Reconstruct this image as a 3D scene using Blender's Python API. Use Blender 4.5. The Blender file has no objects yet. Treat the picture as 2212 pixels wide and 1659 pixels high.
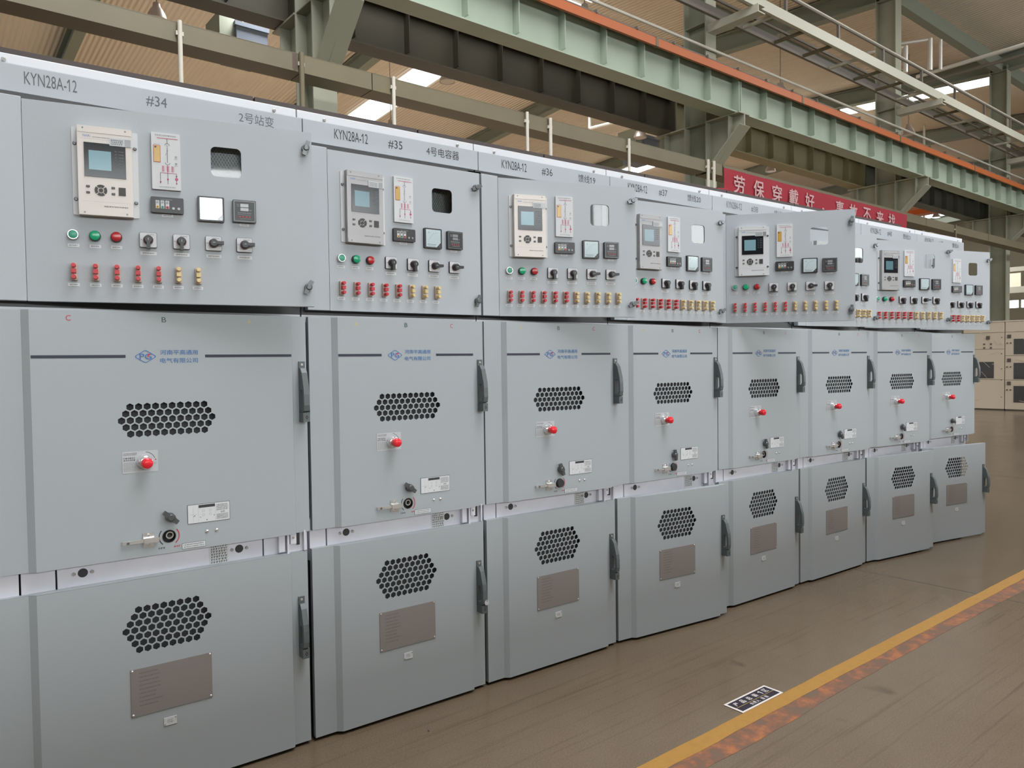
import bpy, bmesh, math, random
from mathutils import Matrix, Vector, Euler
R = math.radians
PI = math.pi
random.seed(7)
SC = bpy.context.scene
COL = SC.collection

# ------------------------------------------------------------------ camera
CAMPOS = Vector((-0.2388, -2.7650, 1.4348))
YAW, PITCH, ROLL, FPX = R(53.725), R(1.634), R(-0.7706), 1612.1
fw = Vector((math.cos(PITCH) * math.cos(YAW), math.cos(PITCH) * math.sin(YAW), -math.sin(PITCH)))
rt = Vector((math.sin(YAW), -math.cos(YAW), 0))
up = rt.cross(fw)
rt, up = math.cos(ROLL) * rt + math.sin(ROLL) * up, math.cos(ROLL) * up - math.sin(ROLL) * rt
cd = bpy.data.cameras.new('camera')
cam = bpy.data.objects.new('camera', cd)
COL.objects.link(cam)
mw = Matrix((rt, up, -fw)).transposed().to_4x4()
mw.translation = CAMPOS
cam.matrix_world = mw
cd.sensor_fit = 'HORIZONTAL'
cd.sensor_width = 36.0
cd.lens = FPX / 2212 * 36.0
cd.clip_start = 0.05
cd.clip_end = 500
SC.camera = cam

# ------------------------------------------------------------------ world, lights, exposure
W = bpy.data.worlds.new('daylight')
SC.world = W
W.use_nodes = True
wn = W.node_tree.nodes
wn['Background'].inputs[0].default_value = (0.93, 0.97, 1.0, 1)
wn['Background'].inputs[1].default_value = 0.8
SC.view_settings.view_transform = 'Standard'
SC.view_settings.look = 'None'
SC.view_settings.exposure = 0.0
SC.view_settings.gamma = 1.0
SC.view_settings.use_curve_mapping = False
SC.cycles.use_denoising = True
SC.cycles.max_bounces = 8
SC.cycles.diffuse_bounces = 4
SC.cycles.caustics_reflective = False
SC.cycles.caustics_refractive = False

# the hall stands at a small angle to the row of cabinets: its own frame (a along, b across)
BX, BY, BT = 3.517, 6.520, R(2.733)
HALL = Matrix.Translation((BX, BY, 0)) @ Matrix.Rotation(BT, 4, 'Z')

def area_light(name, a, b, z, sa, sb, power, col=(1, 1, 1)):
    l = bpy.data.lights.new(name, 'AREA')
    l.shape = 'RECTANGLE'; l.size = sa; l.size_y = sb; l.energy = power; l.color = col
    o = bpy.data.objects.new(name, l)
    o.matrix_world = HALL @ Matrix.Translation((a, b, z))
    COL.objects.link(o)
    return o
# daylight falling through the roof lights of the two bays
for i, (a, b, sa, sb, p, spread) in enumerate([(-1.3, -9, 6.0, 12, 1420, 170), (10.7, -9, 1.2, 12, 220, 170), (18.7, -9, 1.2, 12, 500, 170),
        (10.7, 8, 1.2, 5.5, 2000, 95), (10.7, 16, 1.2, 6, 3300, 100), (26.4, 8, 1.2, 5.5, 2200, 95), (26.4, 16, 1.2, 6, 2000, 100),
        (2.7, 14, 1.2, 12, 5000, 100), (41.2, 8, 1.2, 8, 1800, 110), (10.7, 32, 1.2, 12, 2400, 120), (26.4, 32, 1.2, 12, 2000, 120)]):
    area_light('roof_daylight', a, b, 11.2, sa, sb, p, (0.94, 0.975, 1.03)).data.spread = R(spread)

# ------------------------------------------------------------------ materials
MATS = {}
def mat(name, col, rough=0.5, metal=0.0, spec=0.5, emit=None, estr=0, bump=None, alpha=1.0, mottle=None, coat=0.0):
    if name in MATS: return MATS[name]
    m = bpy.data.materials.new(name); m.use_nodes = True
    nt = m.node_tree; b = nt.nodes['Principled BSDF']
    b.inputs['Base Color'].default_value = (*col, 1)
    b.inputs['Roughness'].default_value = rough
    b.inputs['Metallic'].default_value = metal
    b.inputs['Specular IOR Level'].default_value = spec
    b.inputs['Coat Weight'].default_value = coat
    if emit:
        b.inputs['Emission Color'].default_value = (*emit, 1)
        b.inputs['Emission Strength'].default_value = estr
    if bump or mottle:
        tc = nt.nodes.new('ShaderNodeTexCoord')
    if bump:
        sc, st = bump
        n = nt.nodes.new('ShaderNodeTexNoise'); n.inputs['Scale'].default_value = sc; n.inputs['Detail'].default_value = 2
        bp = nt.nodes.new('ShaderNodeBump'); bp.inputs['Strength'].default_value = st; bp.inputs['Distance'].default_value = 0.002
        nt.links.new(tc.outputs['Object'], n.inputs['Vector'])
        nt.links.new(n.outputs['Fac'], bp.inputs['Height']); nt.links.new(bp.outputs['Normal'], b.inputs['Normal'])
    if mottle:
        sc, c2, lo, hi = mottle
        n = nt.nodes.new('ShaderNodeTexNoise'); n.inputs['Scale'].default_value = sc; n.inputs['Detail'].default_value = 5
        rp = nt.nodes.new('ShaderNodeValToRGB')
        rp.color_ramp.elements[0].position = lo; rp.color_ramp.elements[1].position = hi
        rp.color_ramp.elements[0].color = (*col, 1); rp.color_ramp.elements[1].color = (*c2, 1)
        nt.links.new(tc.outputs['Object'], n.inputs['Vector'])
        nt.links.new(n.outputs['Fac'], rp.inputs['Fac']); nt.links.new(rp.outputs['Color'], b.inputs['Base Color'])
    MATS[name] = m
    return m

PAINT = mat('grey_powder_coat', (0.352, 0.386, 0.408), 0.42, spec=0.4, bump=(420, 0.06))
PAINT_U = mat('grey_textured_coat', (0.400, 0.430, 0.462), 0.48, spec=0.4, bump=(300, 0.12))
GALV = mat('galvanised_steel', (0.66, 0.67, 0.75), 0.4, metal=0.15, mottle=(9, (0.72, 0.73, 0.80), 0.35, 0.65))
WHITEZ = mat('bright_zinc_sheet', (0.62, 0.64, 0.68), 0.4, metal=0.1)
DARKIN = mat('dark_cabinet_inside', (0.035, 0.037, 0.04), 0.8)
BLACK = mat('black_plastic', (0.012, 0.012, 0.014), 0.35)
CHAR = mat('charcoal_plastic', (0.03, 0.032, 0.035), 0.4)
DGREY = mat('dark_grey_handle', (0.10, 0.118, 0.12), 0.42)
STEEL = mat('polished_steel', (0.66, 0.65, 0.64), 0.25, metal=0.65)
CHROME = mat('chrome', (0.72, 0.72, 0.74), 0.12, metal=0.75)
KNOB = mat('grey_metal_knob', (0.115, 0.122, 0.127), 0.28, metal=0.45)
WHITE = mat('white_sheet', (0.58, 0.595, 0.61), 0.42, spec=0.3)
LABEL = mat('white_label', (0.60, 0.62, 0.635), 0.45)
INK = mat('black_ink', (0.03, 0.032, 0.036), 0.6)
INKF = mat('faded_grey_ink', (0.10, 0.11, 0.12), 0.6)
INKL = mat('pale_grey_ink', (0.30, 0.31, 0.32), 0.6)
NAVY = mat('navy_stripe', (0.018, 0.022, 0.045), 0.5)
BLUE = mat('blue_print', (0.03, 0.15, 0.42), 0.5)
BLUEL = mat('pale_blue_print', (0.05, 0.16, 0.36), 0.5)
REDP = mat('red_print', (0.50, 0.03, 0.06), 0.5)
GREENP = mat('dark_green_print', (0.01, 0.07, 0.045), 0.5)
YELP = mat('faint_yellow_print', (0.55, 0.50, 0.17), 0.5)
CREAM = mat('silver_cream_case', (0.56, 0.52, 0.485), 0.36, metal=0.1)
SILV = mat('silver_case', (0.33, 0.325, 0.33), 0.36, metal=0.25)
SCRN = mat('charcoal_filter', (0.035, 0.038, 0.042), 0.8)
SCREEN = mat('black_screen_bezel', (0.01, 0.012, 0.016), 0.12, spec=0.2)
LCD = mat('pale_blue_lcd', (0.19, 0.33, 0.39), 0.12, spec=0.2)
LCDB = mat('dim_teal_lcd', (0.10, 0.20, 0.24), 0.12, spec=0.2)
KEY = mat('dark_keys', (0.04, 0.037, 0.037), 0.45)
STICK = mat('silver_sticker', (0.48, 0.50, 0.52), 0.35)
AMBER = mat('amber_window', (0.47, 0.30, 0.05), 0.25)
PINK = mat('crimson_line', (0.48, 0.07, 0.16), 0.5)
GREENB = mat('green_button', (0.04, 0.30, 0.19), 0.3)
GREENL = mat('green_lens', (0.0, 0.26, 0.12), 0.2, emit=(0, 0.5, 0.22), estr=0.05)
REDL = mat('red_lens', (0.36, 0.008, 0.012), 0.2)
REDC = mat('red_cap', (0.72, 0.02, 0.035), 0.22)
TRED = mat('red_terminal', (0.50, 0.015, 0.03), 0.35)
TYEL = mat('yellow_terminal', (0.66, 0.52, 0.24), 0.35)
TBASE = mat('beige_terminal_base', (0.50, 0.40, 0.33), 0.5)
TWHITE = mat('white_terminal_slot', (0.72, 0.66, 0.66), 0.4)
DIAL = mat('pale_dial', (0.62, 0.70, 0.74), 0.1)
GREYLCD = mat('grey_readout', (0.24, 0.245, 0.26), 0.2)
YEL = mat('yellow_socket', (0.75, 0.45, 0.03), 0.4)
REDS = mat('red_arrow_print', (0.60, 0.06, 0.07), 0.5)
PLATE = mat('brushed_nameplate', (0.27, 0.25, 0.245), 0.42, metal=0.25, bump=(900, 0.05))
MESHB = mat('black_wire_mesh', (0.05, 0.06, 0.062), 0.5)
INSIDE = mat('grey_inner_plate', (0.42, 0.44, 0.45), 0.5)

def glass(name):
    m = bpy.data.materials.new(name); m.use_nodes = True
    nt = m.node_tree; nt.nodes.clear()
    out = nt.nodes.new('ShaderNodeOutputMaterial'); mix = nt.nodes.new('ShaderNodeMixShader')
    tr = nt.nodes.new('ShaderNodeBsdfTransparent'); gl = nt.nodes.new('ShaderNodeBsdfGlossy')
    fr = nt.nodes.new('ShaderNodeFresnel'); fr.inputs[0].default_value = 1.5
    tr.inputs[0].default_value = (0.97, 0.985, 0.985, 1); gl.inputs['Roughness'].default_value = 0.03
    geo = nt.nodes.new('ShaderNodeNewGeometry'); inv = nt.nodes.new('ShaderNodeMath'); inv.operation = 'SUBTRACT'; inv.inputs[0].default_value = 1
    mul = nt.nodes.new('ShaderNodeMath'); mul.operation = 'MULTIPLY'
    nt.links.new(geo.outputs['Backfacing'], inv.inputs[1]); nt.links.new(inv.outputs[0], mul.inputs[0]); nt.links.new(fr.outputs[0], mul.inputs[1])
    nt.links.new(mul.outputs[0], mix.inputs[0]); nt.links.new(tr.outputs[0], mix.inputs[1]); nt.links.new(gl.outputs[0], mix.inputs[2])
    nt.links.new(mix.outputs[0], out.inputs[0])
    return m
GLASS = glass('viewing_glass')

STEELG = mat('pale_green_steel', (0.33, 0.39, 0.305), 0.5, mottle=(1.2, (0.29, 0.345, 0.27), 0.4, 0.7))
STEELD = mat('shaded_olive_steel', (0.055, 0.047, 0.028), 0.6, mottle=(1.2, (0.07, 0.06, 0.036), 0.4, 0.7))  # girder colour darkened to carry the shade on two far-side lengths
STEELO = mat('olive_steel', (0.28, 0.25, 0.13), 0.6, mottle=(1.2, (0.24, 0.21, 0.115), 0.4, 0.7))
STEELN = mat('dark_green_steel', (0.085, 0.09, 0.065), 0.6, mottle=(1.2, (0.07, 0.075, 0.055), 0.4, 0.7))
STEELK = mat('khaki_green_steel', (0.24, 0.25, 0.18), 0.55, mottle=(1.0, (0.19, 0.20, 0.14), 0.4, 0.7))
TRAYM = mat('khaki_tray_paint', (0.15, 0.124, 0.070), 0.5, mottle=(1.5, (0.13, 0.108, 0.062), 0.4, 0.7))
RAFT = mat('dull_green_rafter', (0.20, 0.22, 0.17), 0.6)
IVORY = mat('ivory_beam_paint', (0.52, 0.51, 0.42), 0.5)
ORANGE = mat('orange_conductor', (0.42, 0.105, 0.024), 0.5)
LAMPM = mat('dusty_aluminium', (0.42, 0.36, 0.31), 0.4, metal=0.5)
PIPEM = mat('pale_pipe', (0.55, 0.52, 0.44), 0.45)
PIPED = mat('dark_pipe', (0.16, 0.14, 0.11), 0.5)
FOIL = mat('foil_wrapped_pipe', (0.70, 0.67, 0.60), 0.35, metal=0.4, bump=(40, 0.8))
DUCT = mat('slate_blue_duct', (0.13, 0.15, 0.18), 0.5)
BANNER = mat('red_banner_cloth', (0.31, 0.012, 0.026), 0.75)
BWHITE = mat('faded_white_print', (0.54, 0.34, 0.34), 0.7)
DAYW = mat('bright_window_pane', (0.9, 0.95, 1), 0.5, emit=(0.94, 0.98, 1.0), estr=18.0)
SKYL = mat('translucent_roof_light', (0.9, 0.95, 1), 0.5, emit=(0.97, 0.99, 1.0), estr=4.0)
YLINE = mat('yellow_floor_paint', (0.30, 0.150, 0.024), 0.55, mottle=(30, (0.26, 0.13, 0.022), 0.45, 0.75))
SIGNW = mat('sign_white', (0.55, 0.50, 0.47), 0.5)
SIGND = mat('sign_dark', (0.020, 0.016, 0.026), 0.55, spec=0.25)
GOLD = mat('sign_gold_line', (0.40, 0.27, 0.07), 0.5)
JOINT = mat('dark_floor_joint', (0.05, 0.042, 0.035), 0.8)
WRAP = mat('wrapped_beige_cabinet', (0.66, 0.56, 0.43), 0.35, bump=(6, 0.5), coat=0.3)
WRAPD = mat('dark_wrapped_window', (0.035, 0.032, 0.03), 0.3, coat=0.5)
WRAPB = mat('brown_wrapped_meter', (0.11, 0.085, 0.065), 0.4)
FILM = mat('shiny_film_crease', (0.70, 0.64, 0.54), 0.25)
SEAM = mat('dark_seam', (0.10, 0.085, 0.065), 0.7)
BEIGEW = mat('beige_wall_sheet', (0.42, 0.38, 0.28), 0.6)
CRANEO = mat('orange_crane_paint', (0.50, 0.14, 0.03), 0.45)
DUCTB = mat('dark_brown_duct', (0.045, 0.032, 0.028), 0.6)
RUST = mat('dark_brown_trim', (0.09, 0.06, 0.045), 0.7)

def roof_material():
    m = mat('brown_corrugated_roof', (0.65, 0.575, 0.465), 0.6)
    nt = m.node_tree; b = nt.nodes['Principled BSDF']
    tc = nt.nodes.new('ShaderNodeTexCoord'); wv = nt.nodes.new('ShaderNodeTexWave')
    wv.wave_type = 'BANDS'; wv.bands_direction = 'X'; wv.inputs['Scale'].default_value = 2.1; wv.inputs['Distortion'].default_value = 0
    bp = nt.nodes.new('ShaderNodeBump'); bp.inputs['Strength'].default_value = 0.7; bp.inputs['Distance'].default_value = 0.035
    nt.links.new(tc.outputs['Object'], wv.inputs['Vector']); nt.links.new(wv.outputs['Fac'], bp.inputs['Height'])
    nt.links.new(bp.outputs['Normal'], b.inputs['Normal'])
    return m
ROOF = roof_material()

def floor_material():
    m = bpy.data.materials.new('polished_concrete_floor'); m.use_nodes = True
    nt = m.node_tree; L = nt.links; b = nt.nodes['Principled BSDF']
    tc = nt.nodes.new('ShaderNodeTexCoord')
    n1 = nt.nodes.new('ShaderNodeTexNoise'); n1.inputs['Scale'].default_value = 0.9; n1.inputs['Detail'].default_value = 6; n1.inputs['Roughness'].default_value = 0.65
    r1 = nt.nodes.new('ShaderNodeValToRGB')
    r1.color_ramp.elements[0].position = 0.3; r1.color_ramp.elements[0].color = (0.112, 0.079, 0.050, 1)
    r1.color_ramp.elements[1].position = 0.72; r1.color_ramp.elements[1].color = (0.140, 0.104, 0.069, 1)
    L.new(tc.outputs['Object'], n1.inputs['Vector']); L.new(n1.outputs['Fac'], r1.inputs['Fac'])
    # fine grit
    n2 = nt.nodes.new('ShaderNodeTexNoise'); n2.inputs['Scale'].default_value = 160; n2.inputs['Detail'].default_value = 2
    mx = nt.nodes.new('ShaderNodeMixRGB'); mx.blend_type = 'OVERLAY'; mx.inputs['Fac'].default_value = 0.36
    L.new(tc.outputs['Object'], n2.inputs['Vector']); L.new(r1.outputs['Color'], mx.inputs['Color1']); L.new(n2.outputs['Fac'], mx.inputs['Color2'])
    # scuffs stretched along the aisle
    mp = nt.nodes.new('ShaderNodeMapping'); mp.inputs['Rotation'].default_value = (0, 0, R(-6)); mp.inputs['Scale'].default_value = (0.5, 22, 1)
    n3 = nt.nodes.new('ShaderNodeTexNoise'); n3.inputs['Scale'].default_value = 1.6; n3.inputs['Detail'].default_value = 4; n3.inputs['Roughness'].default_value = 0.6
    r3 = nt.nodes.new('ShaderNodeValToRGB'); r3.color_ramp.elements[0].position = 0.56; r3.color_ramp.elements[1].position = 0.72
    r3.color_ramp.elements[0].color = (1, 1, 1, 1); r3.color_ramp.elements[1].color = (0.72, 0.70, 0.68, 1)
    m3 = nt.nodes.new('ShaderNodeMixRGB'); m3.blend_type = 'MULTIPLY'; m3.inputs['Fac'].default_value = 0.8
    L.new(tc.outputs['Object'], mp.inputs['Vector']); L.new(mp.outputs[0], n3.inputs['Vector']); L.new(n3.outputs['Fac'], r3.inputs['Fac'])
    L.new(mx.outputs[0], m3.inputs['Color1']); L.new(r3.outputs['Color'], m3.inputs['Color2'])
    # scattered dark stains
    n4 = nt.nodes.new('ShaderNodeTexNoise'); n4.inputs['Scale'].default_value = 3.1; n4.inputs['Detail'].default_value = 3; n4.inputs['Distortion'].default_value = 0.6
    r4 = nt.nodes.new('ShaderNodeValToRGB'); r4.color_ramp.elements[0].position = 0.69; r4.color_ramp.elements[1].position = 0.76
    r4.color_ramp.elements[0].color = (1, 1, 1, 1); r4.color_ramp.elements[1].color = (0.66, 0.63, 0.60, 1)
    m4 = nt.nodes.new('ShaderNodeMixRGB'); m4.blend_type = 'MULTIPLY'; m4.inputs['Fac'].default_value = 1.0
    L.new(tc.outputs['Object'], n4.inputs['Vector']); L.new(n4.outputs['Fac'], r4.inputs['Fac'])
    L.new(m3.outputs[0], m4.inputs['Color1']); L.new(r4.outputs['Color'], m4.inputs['Color2'])
    L.new(m4.outputs[0], b.inputs['Base Color'])
    b.inputs['Roughness'].default_value = 0.33
    rr = nt.nodes.new('ShaderNodeMapRange'); rr.inputs[1].default_value = 0.3; rr.inputs[2].default_value = 0.7; rr.inputs[3].default_value = 0.20; rr.inputs[4].default_value = 0.27
    L.new(n1.outputs['Fac'], rr.inputs[0]); L.new(rr.outputs[0], b.inputs['Roughness'])
    b.inputs['Specular IOR Level'].default_value = 0.42
    return m
FLOOR = floor_material()

def worn_orange():
    m = bpy.data.materials.new('worn_orange_paint'); m.use_nodes = True
    nt = m.node_tree; L = nt.links; b = nt.nodes['Principled BSDF']
    tc = nt.nodes.new('ShaderNodeTexCoord')
    n1 = nt.nodes.new('ShaderNodeTexNoise'); n1.inputs['Scale'].default_value = 11; n1.inputs['Detail'].default_value = 9; n1.inputs['Roughness'].default_value = 0.7
    r1 = nt.nodes.new('ShaderNodeValToRGB')
    e = r1.color_ramp.elements
    e[0].position = 0.36; e[0].color = (0.105, 0.075, 0.05, 1)
    e[1].position = 0.66; e[1].color = (0.34, 0.118, 0.030, 1)
    k = e.new(0.46); k.color = (0.12, 0.062, 0.036, 1)
    k = e.new(0.55); k.color = (0.20, 0.075, 0.034, 1)
    L.new(tc.outputs['Object'], n1.inputs['Vector']); L.new(n1.outputs['Fac'], r1.inputs['Fac']); L.new(r1.outputs['Color'], b.inputs['Base Color'])
    b.inputs['Roughness'].default_value = 0.55
    return m
WORN = worn_orange()

# ------------------------------------------------------------------ mesh tools
_DG = None
def curve_mesh(cu):
    o = bpy.data.objects.new('tmp', cu); COL.objects.link(o)
    dg = bpy.context.evaluated_depsgraph_get()
    dg.update()
    me = bpy.data.meshes.new_from_object(o.evaluated_get(dg))
    vs = [v.co.copy() for v in me.vertices]; fs = [tuple(p.vertices) for p in me.polygons]
    bpy.data.objects.remove(o); bpy.data.meshes.remove(me)
    return vs, fs
_TXT = {}
def curve_right(s):
    cu = bpy.data.curves.new('t', 'FONT'); cu.body = s; cu.size = 1.0; cu.resolution_u = 3
    vs, fs = curve_mesh(cu); bpy.data.curves.remove(cu)
    return max(v.x for v in vs)
def text_geo(s, bold=0.0):
    key = (s, bold)
    if key not in _TXT:
        cu = bpy.data.curves.new('t', 'FONT'); cu.body = s; cu.size = 1.0; cu.resolution_u = 3; cu.offset = bold
        vs, fs = curve_mesh(cu); bpy.data.curves.remove(cu)
        # the plain-bar figure 1 gets its flag
        if '1' in s:
            for i, c in enumerate(s):
                if c == '1':
                    w_, hh = .10, .682      # stroke width and height of that bar
                    pr1 = curve_right(s[:i + 1])
                    o_ = len(vs); xr = pr1; xl = xr - min(w_, .11)
                    vs = vs + [Vector((xl + .01, hh, 0)), Vector((xl - .17, hh - .15, 0)), Vector((xl - .17, hh - .26, 0)), Vector((xl + .01, hh - .13, 0))]
                    fs = fs + [(o_, o_ + 1, o_ + 2, o_ + 3)]
        _TXT[key] = (vs, fs)
    return _TXT[key]
def plate_geo(outer, holes, t):
    cu = bpy.data.curves.new('p', 'CURVE'); cu.dimensions = '2D'; cu.fill_mode = 'BOTH'; cu.extrude = t / 2
    for poly in [outer] + list(holes):
        sp = cu.splines.new('POLY'); sp.points.add(len(poly) - 1); sp.use_cyclic_u = True
        for p, q in zip(sp.points, poly): p.co = (q[0], q[1], 0, 1)
    r = curve_mesh(cu); bpy.data.curves.remove(cu)
    return r
def hexagon(x, z, r): return [(x + r * math.sin(k * PI / 3), z + r * math.cos(k * PI / 3)) for k in range(6)]
def circ(x, z, r, n=20): return [(x + r * math.cos(k * 2 * PI / n), z + r * math.sin(k * 2 * PI / n)) for k in range(n)]
def rrect(x0, x1, z0, z1, r, n=5):
    P = []
    for cx, cz, a0 in ((x1 - r, z1 - r, 0), (x0 + r, z1 - r, 90), (x0 + r, z0 + r, 180), (x1 - r, z0 + r, 270)):
        for k in range(n + 1):
            a = R(a0 + 90 * k / n); P.append((cx + r * math.cos(a), cz + r * math.sin(a)))
    return P

class MB:
    def __init__(s): s.v = []; s.f = []; s.m = []; s.mats = []
    def mi(s, m):
        if m not in s.mats: s.mats.append(m)
        return s.mats.index(m)
    def add(s, vs, fs, m, M=None):
        o = len(s.v); k = s.mi(m)
        for v in vs: s.v.append(tuple(M @ Vector(v)) if M else tuple(v))
        for f in fs: s.f.append(tuple(i + o for i in f)); s.m.append(k)
        return s
    def box(s, x0, x1, y0, y1, z0, z1, m, M=None):
        vs = [(x, y, z) for x in (x0, x1) for y in (y0, y1) for z in (z0, z1)]
        return s.add(vs, [(0, 1, 3, 2), (4, 6, 7, 5), (0, 4, 5, 1), (2, 3, 7, 6), (0, 2, 6, 4), (1, 5, 7, 3)], m, M)
    def lathe(s, prof, m, M=None, n=20, cap=True):
        # profile of (r, h); axis = local +h along -Y (out of a panel) by default
        vs = []; fs = []
        for r, h in prof:
            for k in range(n):
                a = 2 * PI * k / n; vs.append((r * math.cos(a), -h, r * math.sin(a)))
        for i in range(len(prof) - 1):
            for k in range(n):
                k2 = (k + 1) % n
                fs.append((i * n + k, i * n + k2, (i + 1) * n + k2, (i + 1) * n + k))
        if cap:
            fs.append(tuple(range((len(prof) - 1) * n, len(prof) * n)))
            fs.append(tuple(reversed(range(n))))
        return s.add(vs, fs, m, M)
    def cyl(s, p, q, r, m, n=10, r2=None):
        p = Vector(p); q = Vector(q); d = q - p; L = d.length
        if L < 1e-9: return s
        z = d / L; x = z.orthogonal().normalized(); y = z.cross(x)
        r2 = r if r2 is None else r2
        vs = []
        for c, rr in ((p, r), (q, r2)):
            for k in range(n):
                a = 2 * PI * k / n; vs.append(c + x * (rr * math.cos(a)) + y * (rr * math.sin(a)))
        fs = [(k, (k + 1) % n, n + (k + 1) % n, n + k) for k in range(n)]
        fs += [tuple(reversed(range(n))), tuple(range(n, 2 * n))]
        return s.add(vs, fs, m)
    def bar(s, p, q, w, h, m, side=None):
        # rectangular bar from p to q; w along 'side' (default horizontal), h the other way
        p = Vector(p); q = Vector(q); d = (q - p).normalized()
        x = Vector(side).normalized() if side else (d.cross(Vector((0, 0, 1))) if abs(d.z) < .95 else Vector((1, 0, 0))).normalized()
        y = x.cross(d).normalized()
        vs = [c + x * (i * w / 2) + y * (j * h / 2) for c in (p, q) for i, j in ((-1, -1), (1, -1), (1, 1), (-1, 1))]
        return s.add(vs, [(0, 3, 2, 1), (4, 5, 6, 7), (0, 1, 5, 4), (1, 2, 6, 5), (2, 3, 7, 6), (3, 0, 4, 7)], m)
    def poly(s, pts, m, y=0.0, M=None):   # flat polygon in the x-z plane facing -y
        return s.add([(p[0], y, p[1]) for p in pts], [tuple(range(len(pts)))], m, M)
    def rect(s, x0, x1, z0, z1, m, y=0.0): return s.poly([(x0, z0), (x1, z0), (x1, z1), (x0, z1)], m, y)
    def plate(s, outer, holes, t, y, m, M=None):   # front face at y-t/2.. in the x-z plane
        vs, fs = plate_geo(outer, holes, t)
        K = Matrix(((1, 0, 0, 0), (0, 0, -1, y), (0, 1, 0, 0), (0, 0, 0, 1)))
        return s.add(vs, fs, m, (M @ K) if M else K)
    def text(s, t, x0, x1, z0, h, m, y=0.0, mode='fit', M=None, bold=0.0):
        # lettering on the x-z plane: cap height h, fitted between x0 and x1
        vs, fs = text_geo(t)
        if not vs: return s
        ax = min(v.x for v in vs); bx = max(v.x for v in vs); az = min(v.y for v in vs); bz = max(v.y for v in vs)
        sx = (x1 - x0) / (bx - ax); sz = h / (bz - az)
        if mode == 'prop': sx = sz; x0 = (x0 + x1) / 2 - sx * (bx - ax) / 2
        vv = [(x0 + (v.x - ax) * sx, y, z0 + (v.y - az) * sz) for v in vs]
        if bold:    # thicker strokes: the same outline laid again a little to each side
            for i, (dx, dz) in enumerate(((-1, 0), (1, 0), (0, -.7), (0, .7))):
                s.add([(p[0] + dx * bold * h, p[1] - (i + 1) * 2e-5 * (1 if h < .1 else 10), p[2] + dz * bold * h) for p in vv], fs, m, M)
        return s.add(vv, fs, m, M)
    def greek(s, x0, x1, z0, z1, m, y, rows=1, seed=0, gap=0.3):
        # small print too fine to read: short strokes of varying length
        rn = random.Random(seed); hz = (z1 - z0) / rows
        for r in range(rows):
            x = x0
            zc = z1 - (r + .5) * hz
            while x < x1:
                w = min(hz * rn.uniform(.5, .95), x1 - x)
                a = hz * (1 - gap) / 2 * rn.uniform(.75, 1)
                if w > hz * .2:
                    s.rect(x, x + w, zc + a * .35, zc + a, m, y); s.rect(x, x + w * rn.uniform(.4, 1), zc - a, zc - a * .35, m, y)
                    s.rect(x + w * .35, x + w * .6, zc - a, zc + a, m, y)
                x += w + hz * .18
        return s
    def mesh(s, name, smooth=False):
        me = bpy.data.meshes.new(name)
        me.from_pydata(s.v, [], s.f)
        for m in s.mats: me.materials.append(m)
        me.polygons.foreach_set('material_index', s.m)
        if smooth:
            me.polygons.foreach_set('use_smooth', [True] * len(s.f))
            me.set_sharp_from_angle(angle=R(38))
        me.validate(); me.update()
        return me

def put(name, me, parent=None, M=None, bevel=0.0, seg=2, label=None):
    if isinstance(me, MB): me = me.mesh(name)
    o = bpy.data.objects.new(name, me); COL.objects.link(o)
    if parent:
        o.parent = parent
    if M is not None: o.matrix_local = M
    if bevel:
        b = o.modifiers.new('bevel', 'BEVEL'); b.width = bevel; b.segments = seg; b.limit_method = 'ANGLE'; b.angle_limit = R(40)
        b.harden_normals = False
    if label: o['label'] = label
    return o
def thing(name, label, cat, M=None, group=None):
    o = bpy.data.objects.new(name, None); COL.objects.link(o); o.empty_display_size = 0.1
    if M is not None: o.matrix_world = M
    o['label'] = label; o['category'] = cat
    if group: o['group'] = group
    return o
def tag(o, label, cat, group=None):
    o['label'] = label; o['category'] = cat
    if group: o['group'] = group
    return o
T = lambda x, y, z: Matrix.Translation((x, y, z))
RZ = lambda a: Matrix.Rotation(R(a), 4, 'Z')
RY = lambda a: Matrix.Rotation(R(a), 4, 'Y')

CACHE = {}
def cached(key, fn, smooth=False):
    if key not in CACHE: CACHE[key] = fn().mesh(key if isinstance(key, str) else key[0], smooth)
    return CACHE[key]


# ================================================================== the hall
def hall(a, b, z): return HALL @ Vector((a, b, z))
def struct(name, mb, M=None, parent=None):
    o = put(name, mb, parent, None)
    if parent is None:
        o['kind'] = 'structure'
        if M is not None: o.matrix_world = M
    elif M is not None: o.matrix_local = M
    return o
HM = HALL

fl = struct('floor', MB().box(-22, 72, -26, 52, -.2, 0, FLOOR), HM)
FI = HM.inverted()
def floor_strip(name, pts, m, z=.0012, bot=0.0):
    b = MB(); n = len(pts)
    P = [FI @ Vector((p[0], p[1], z)) for p in pts]; Q = [FI @ Vector((p[0], p[1], bot)) for p in pts]
    b.add([tuple(p) for p in P] + [tuple(p) for p in Q], [tuple(range(n))] + [(i, n + i, n + (i + 1) % n, (i + 1) % n) for i in range(n)], m)
    return put(name, b, fl)
yl = lambda x: -.925 + .0375 * (x - 1.65)
rn = random.Random(4)
xs = [-1 + .12 * i for i in range(110)]
top = [(x, yl(x) + rn.uniform(-.002, .002)) for x in xs]; bot = [(x, yl(x) - .071 + rn.uniform(-.003, .003)) for x in xs]
def ribbon(name, up_, lo_, m, z):
    b = MB(); n = len(up_)
    vs = [tuple(FI @ Vector((p[0], p[1], z))) for p in up_] + [tuple(FI @ Vector((p[0], p[1], z))) for p in lo_]
    b.add(vs, [(n + i, n + i + 1, i + 1, i) for i in range(n - 1)], m)
    return put(name, b, fl)
ribbon('yellow_line', top, bot, YLINE, .0016)
lo = []; ed = 0
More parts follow.
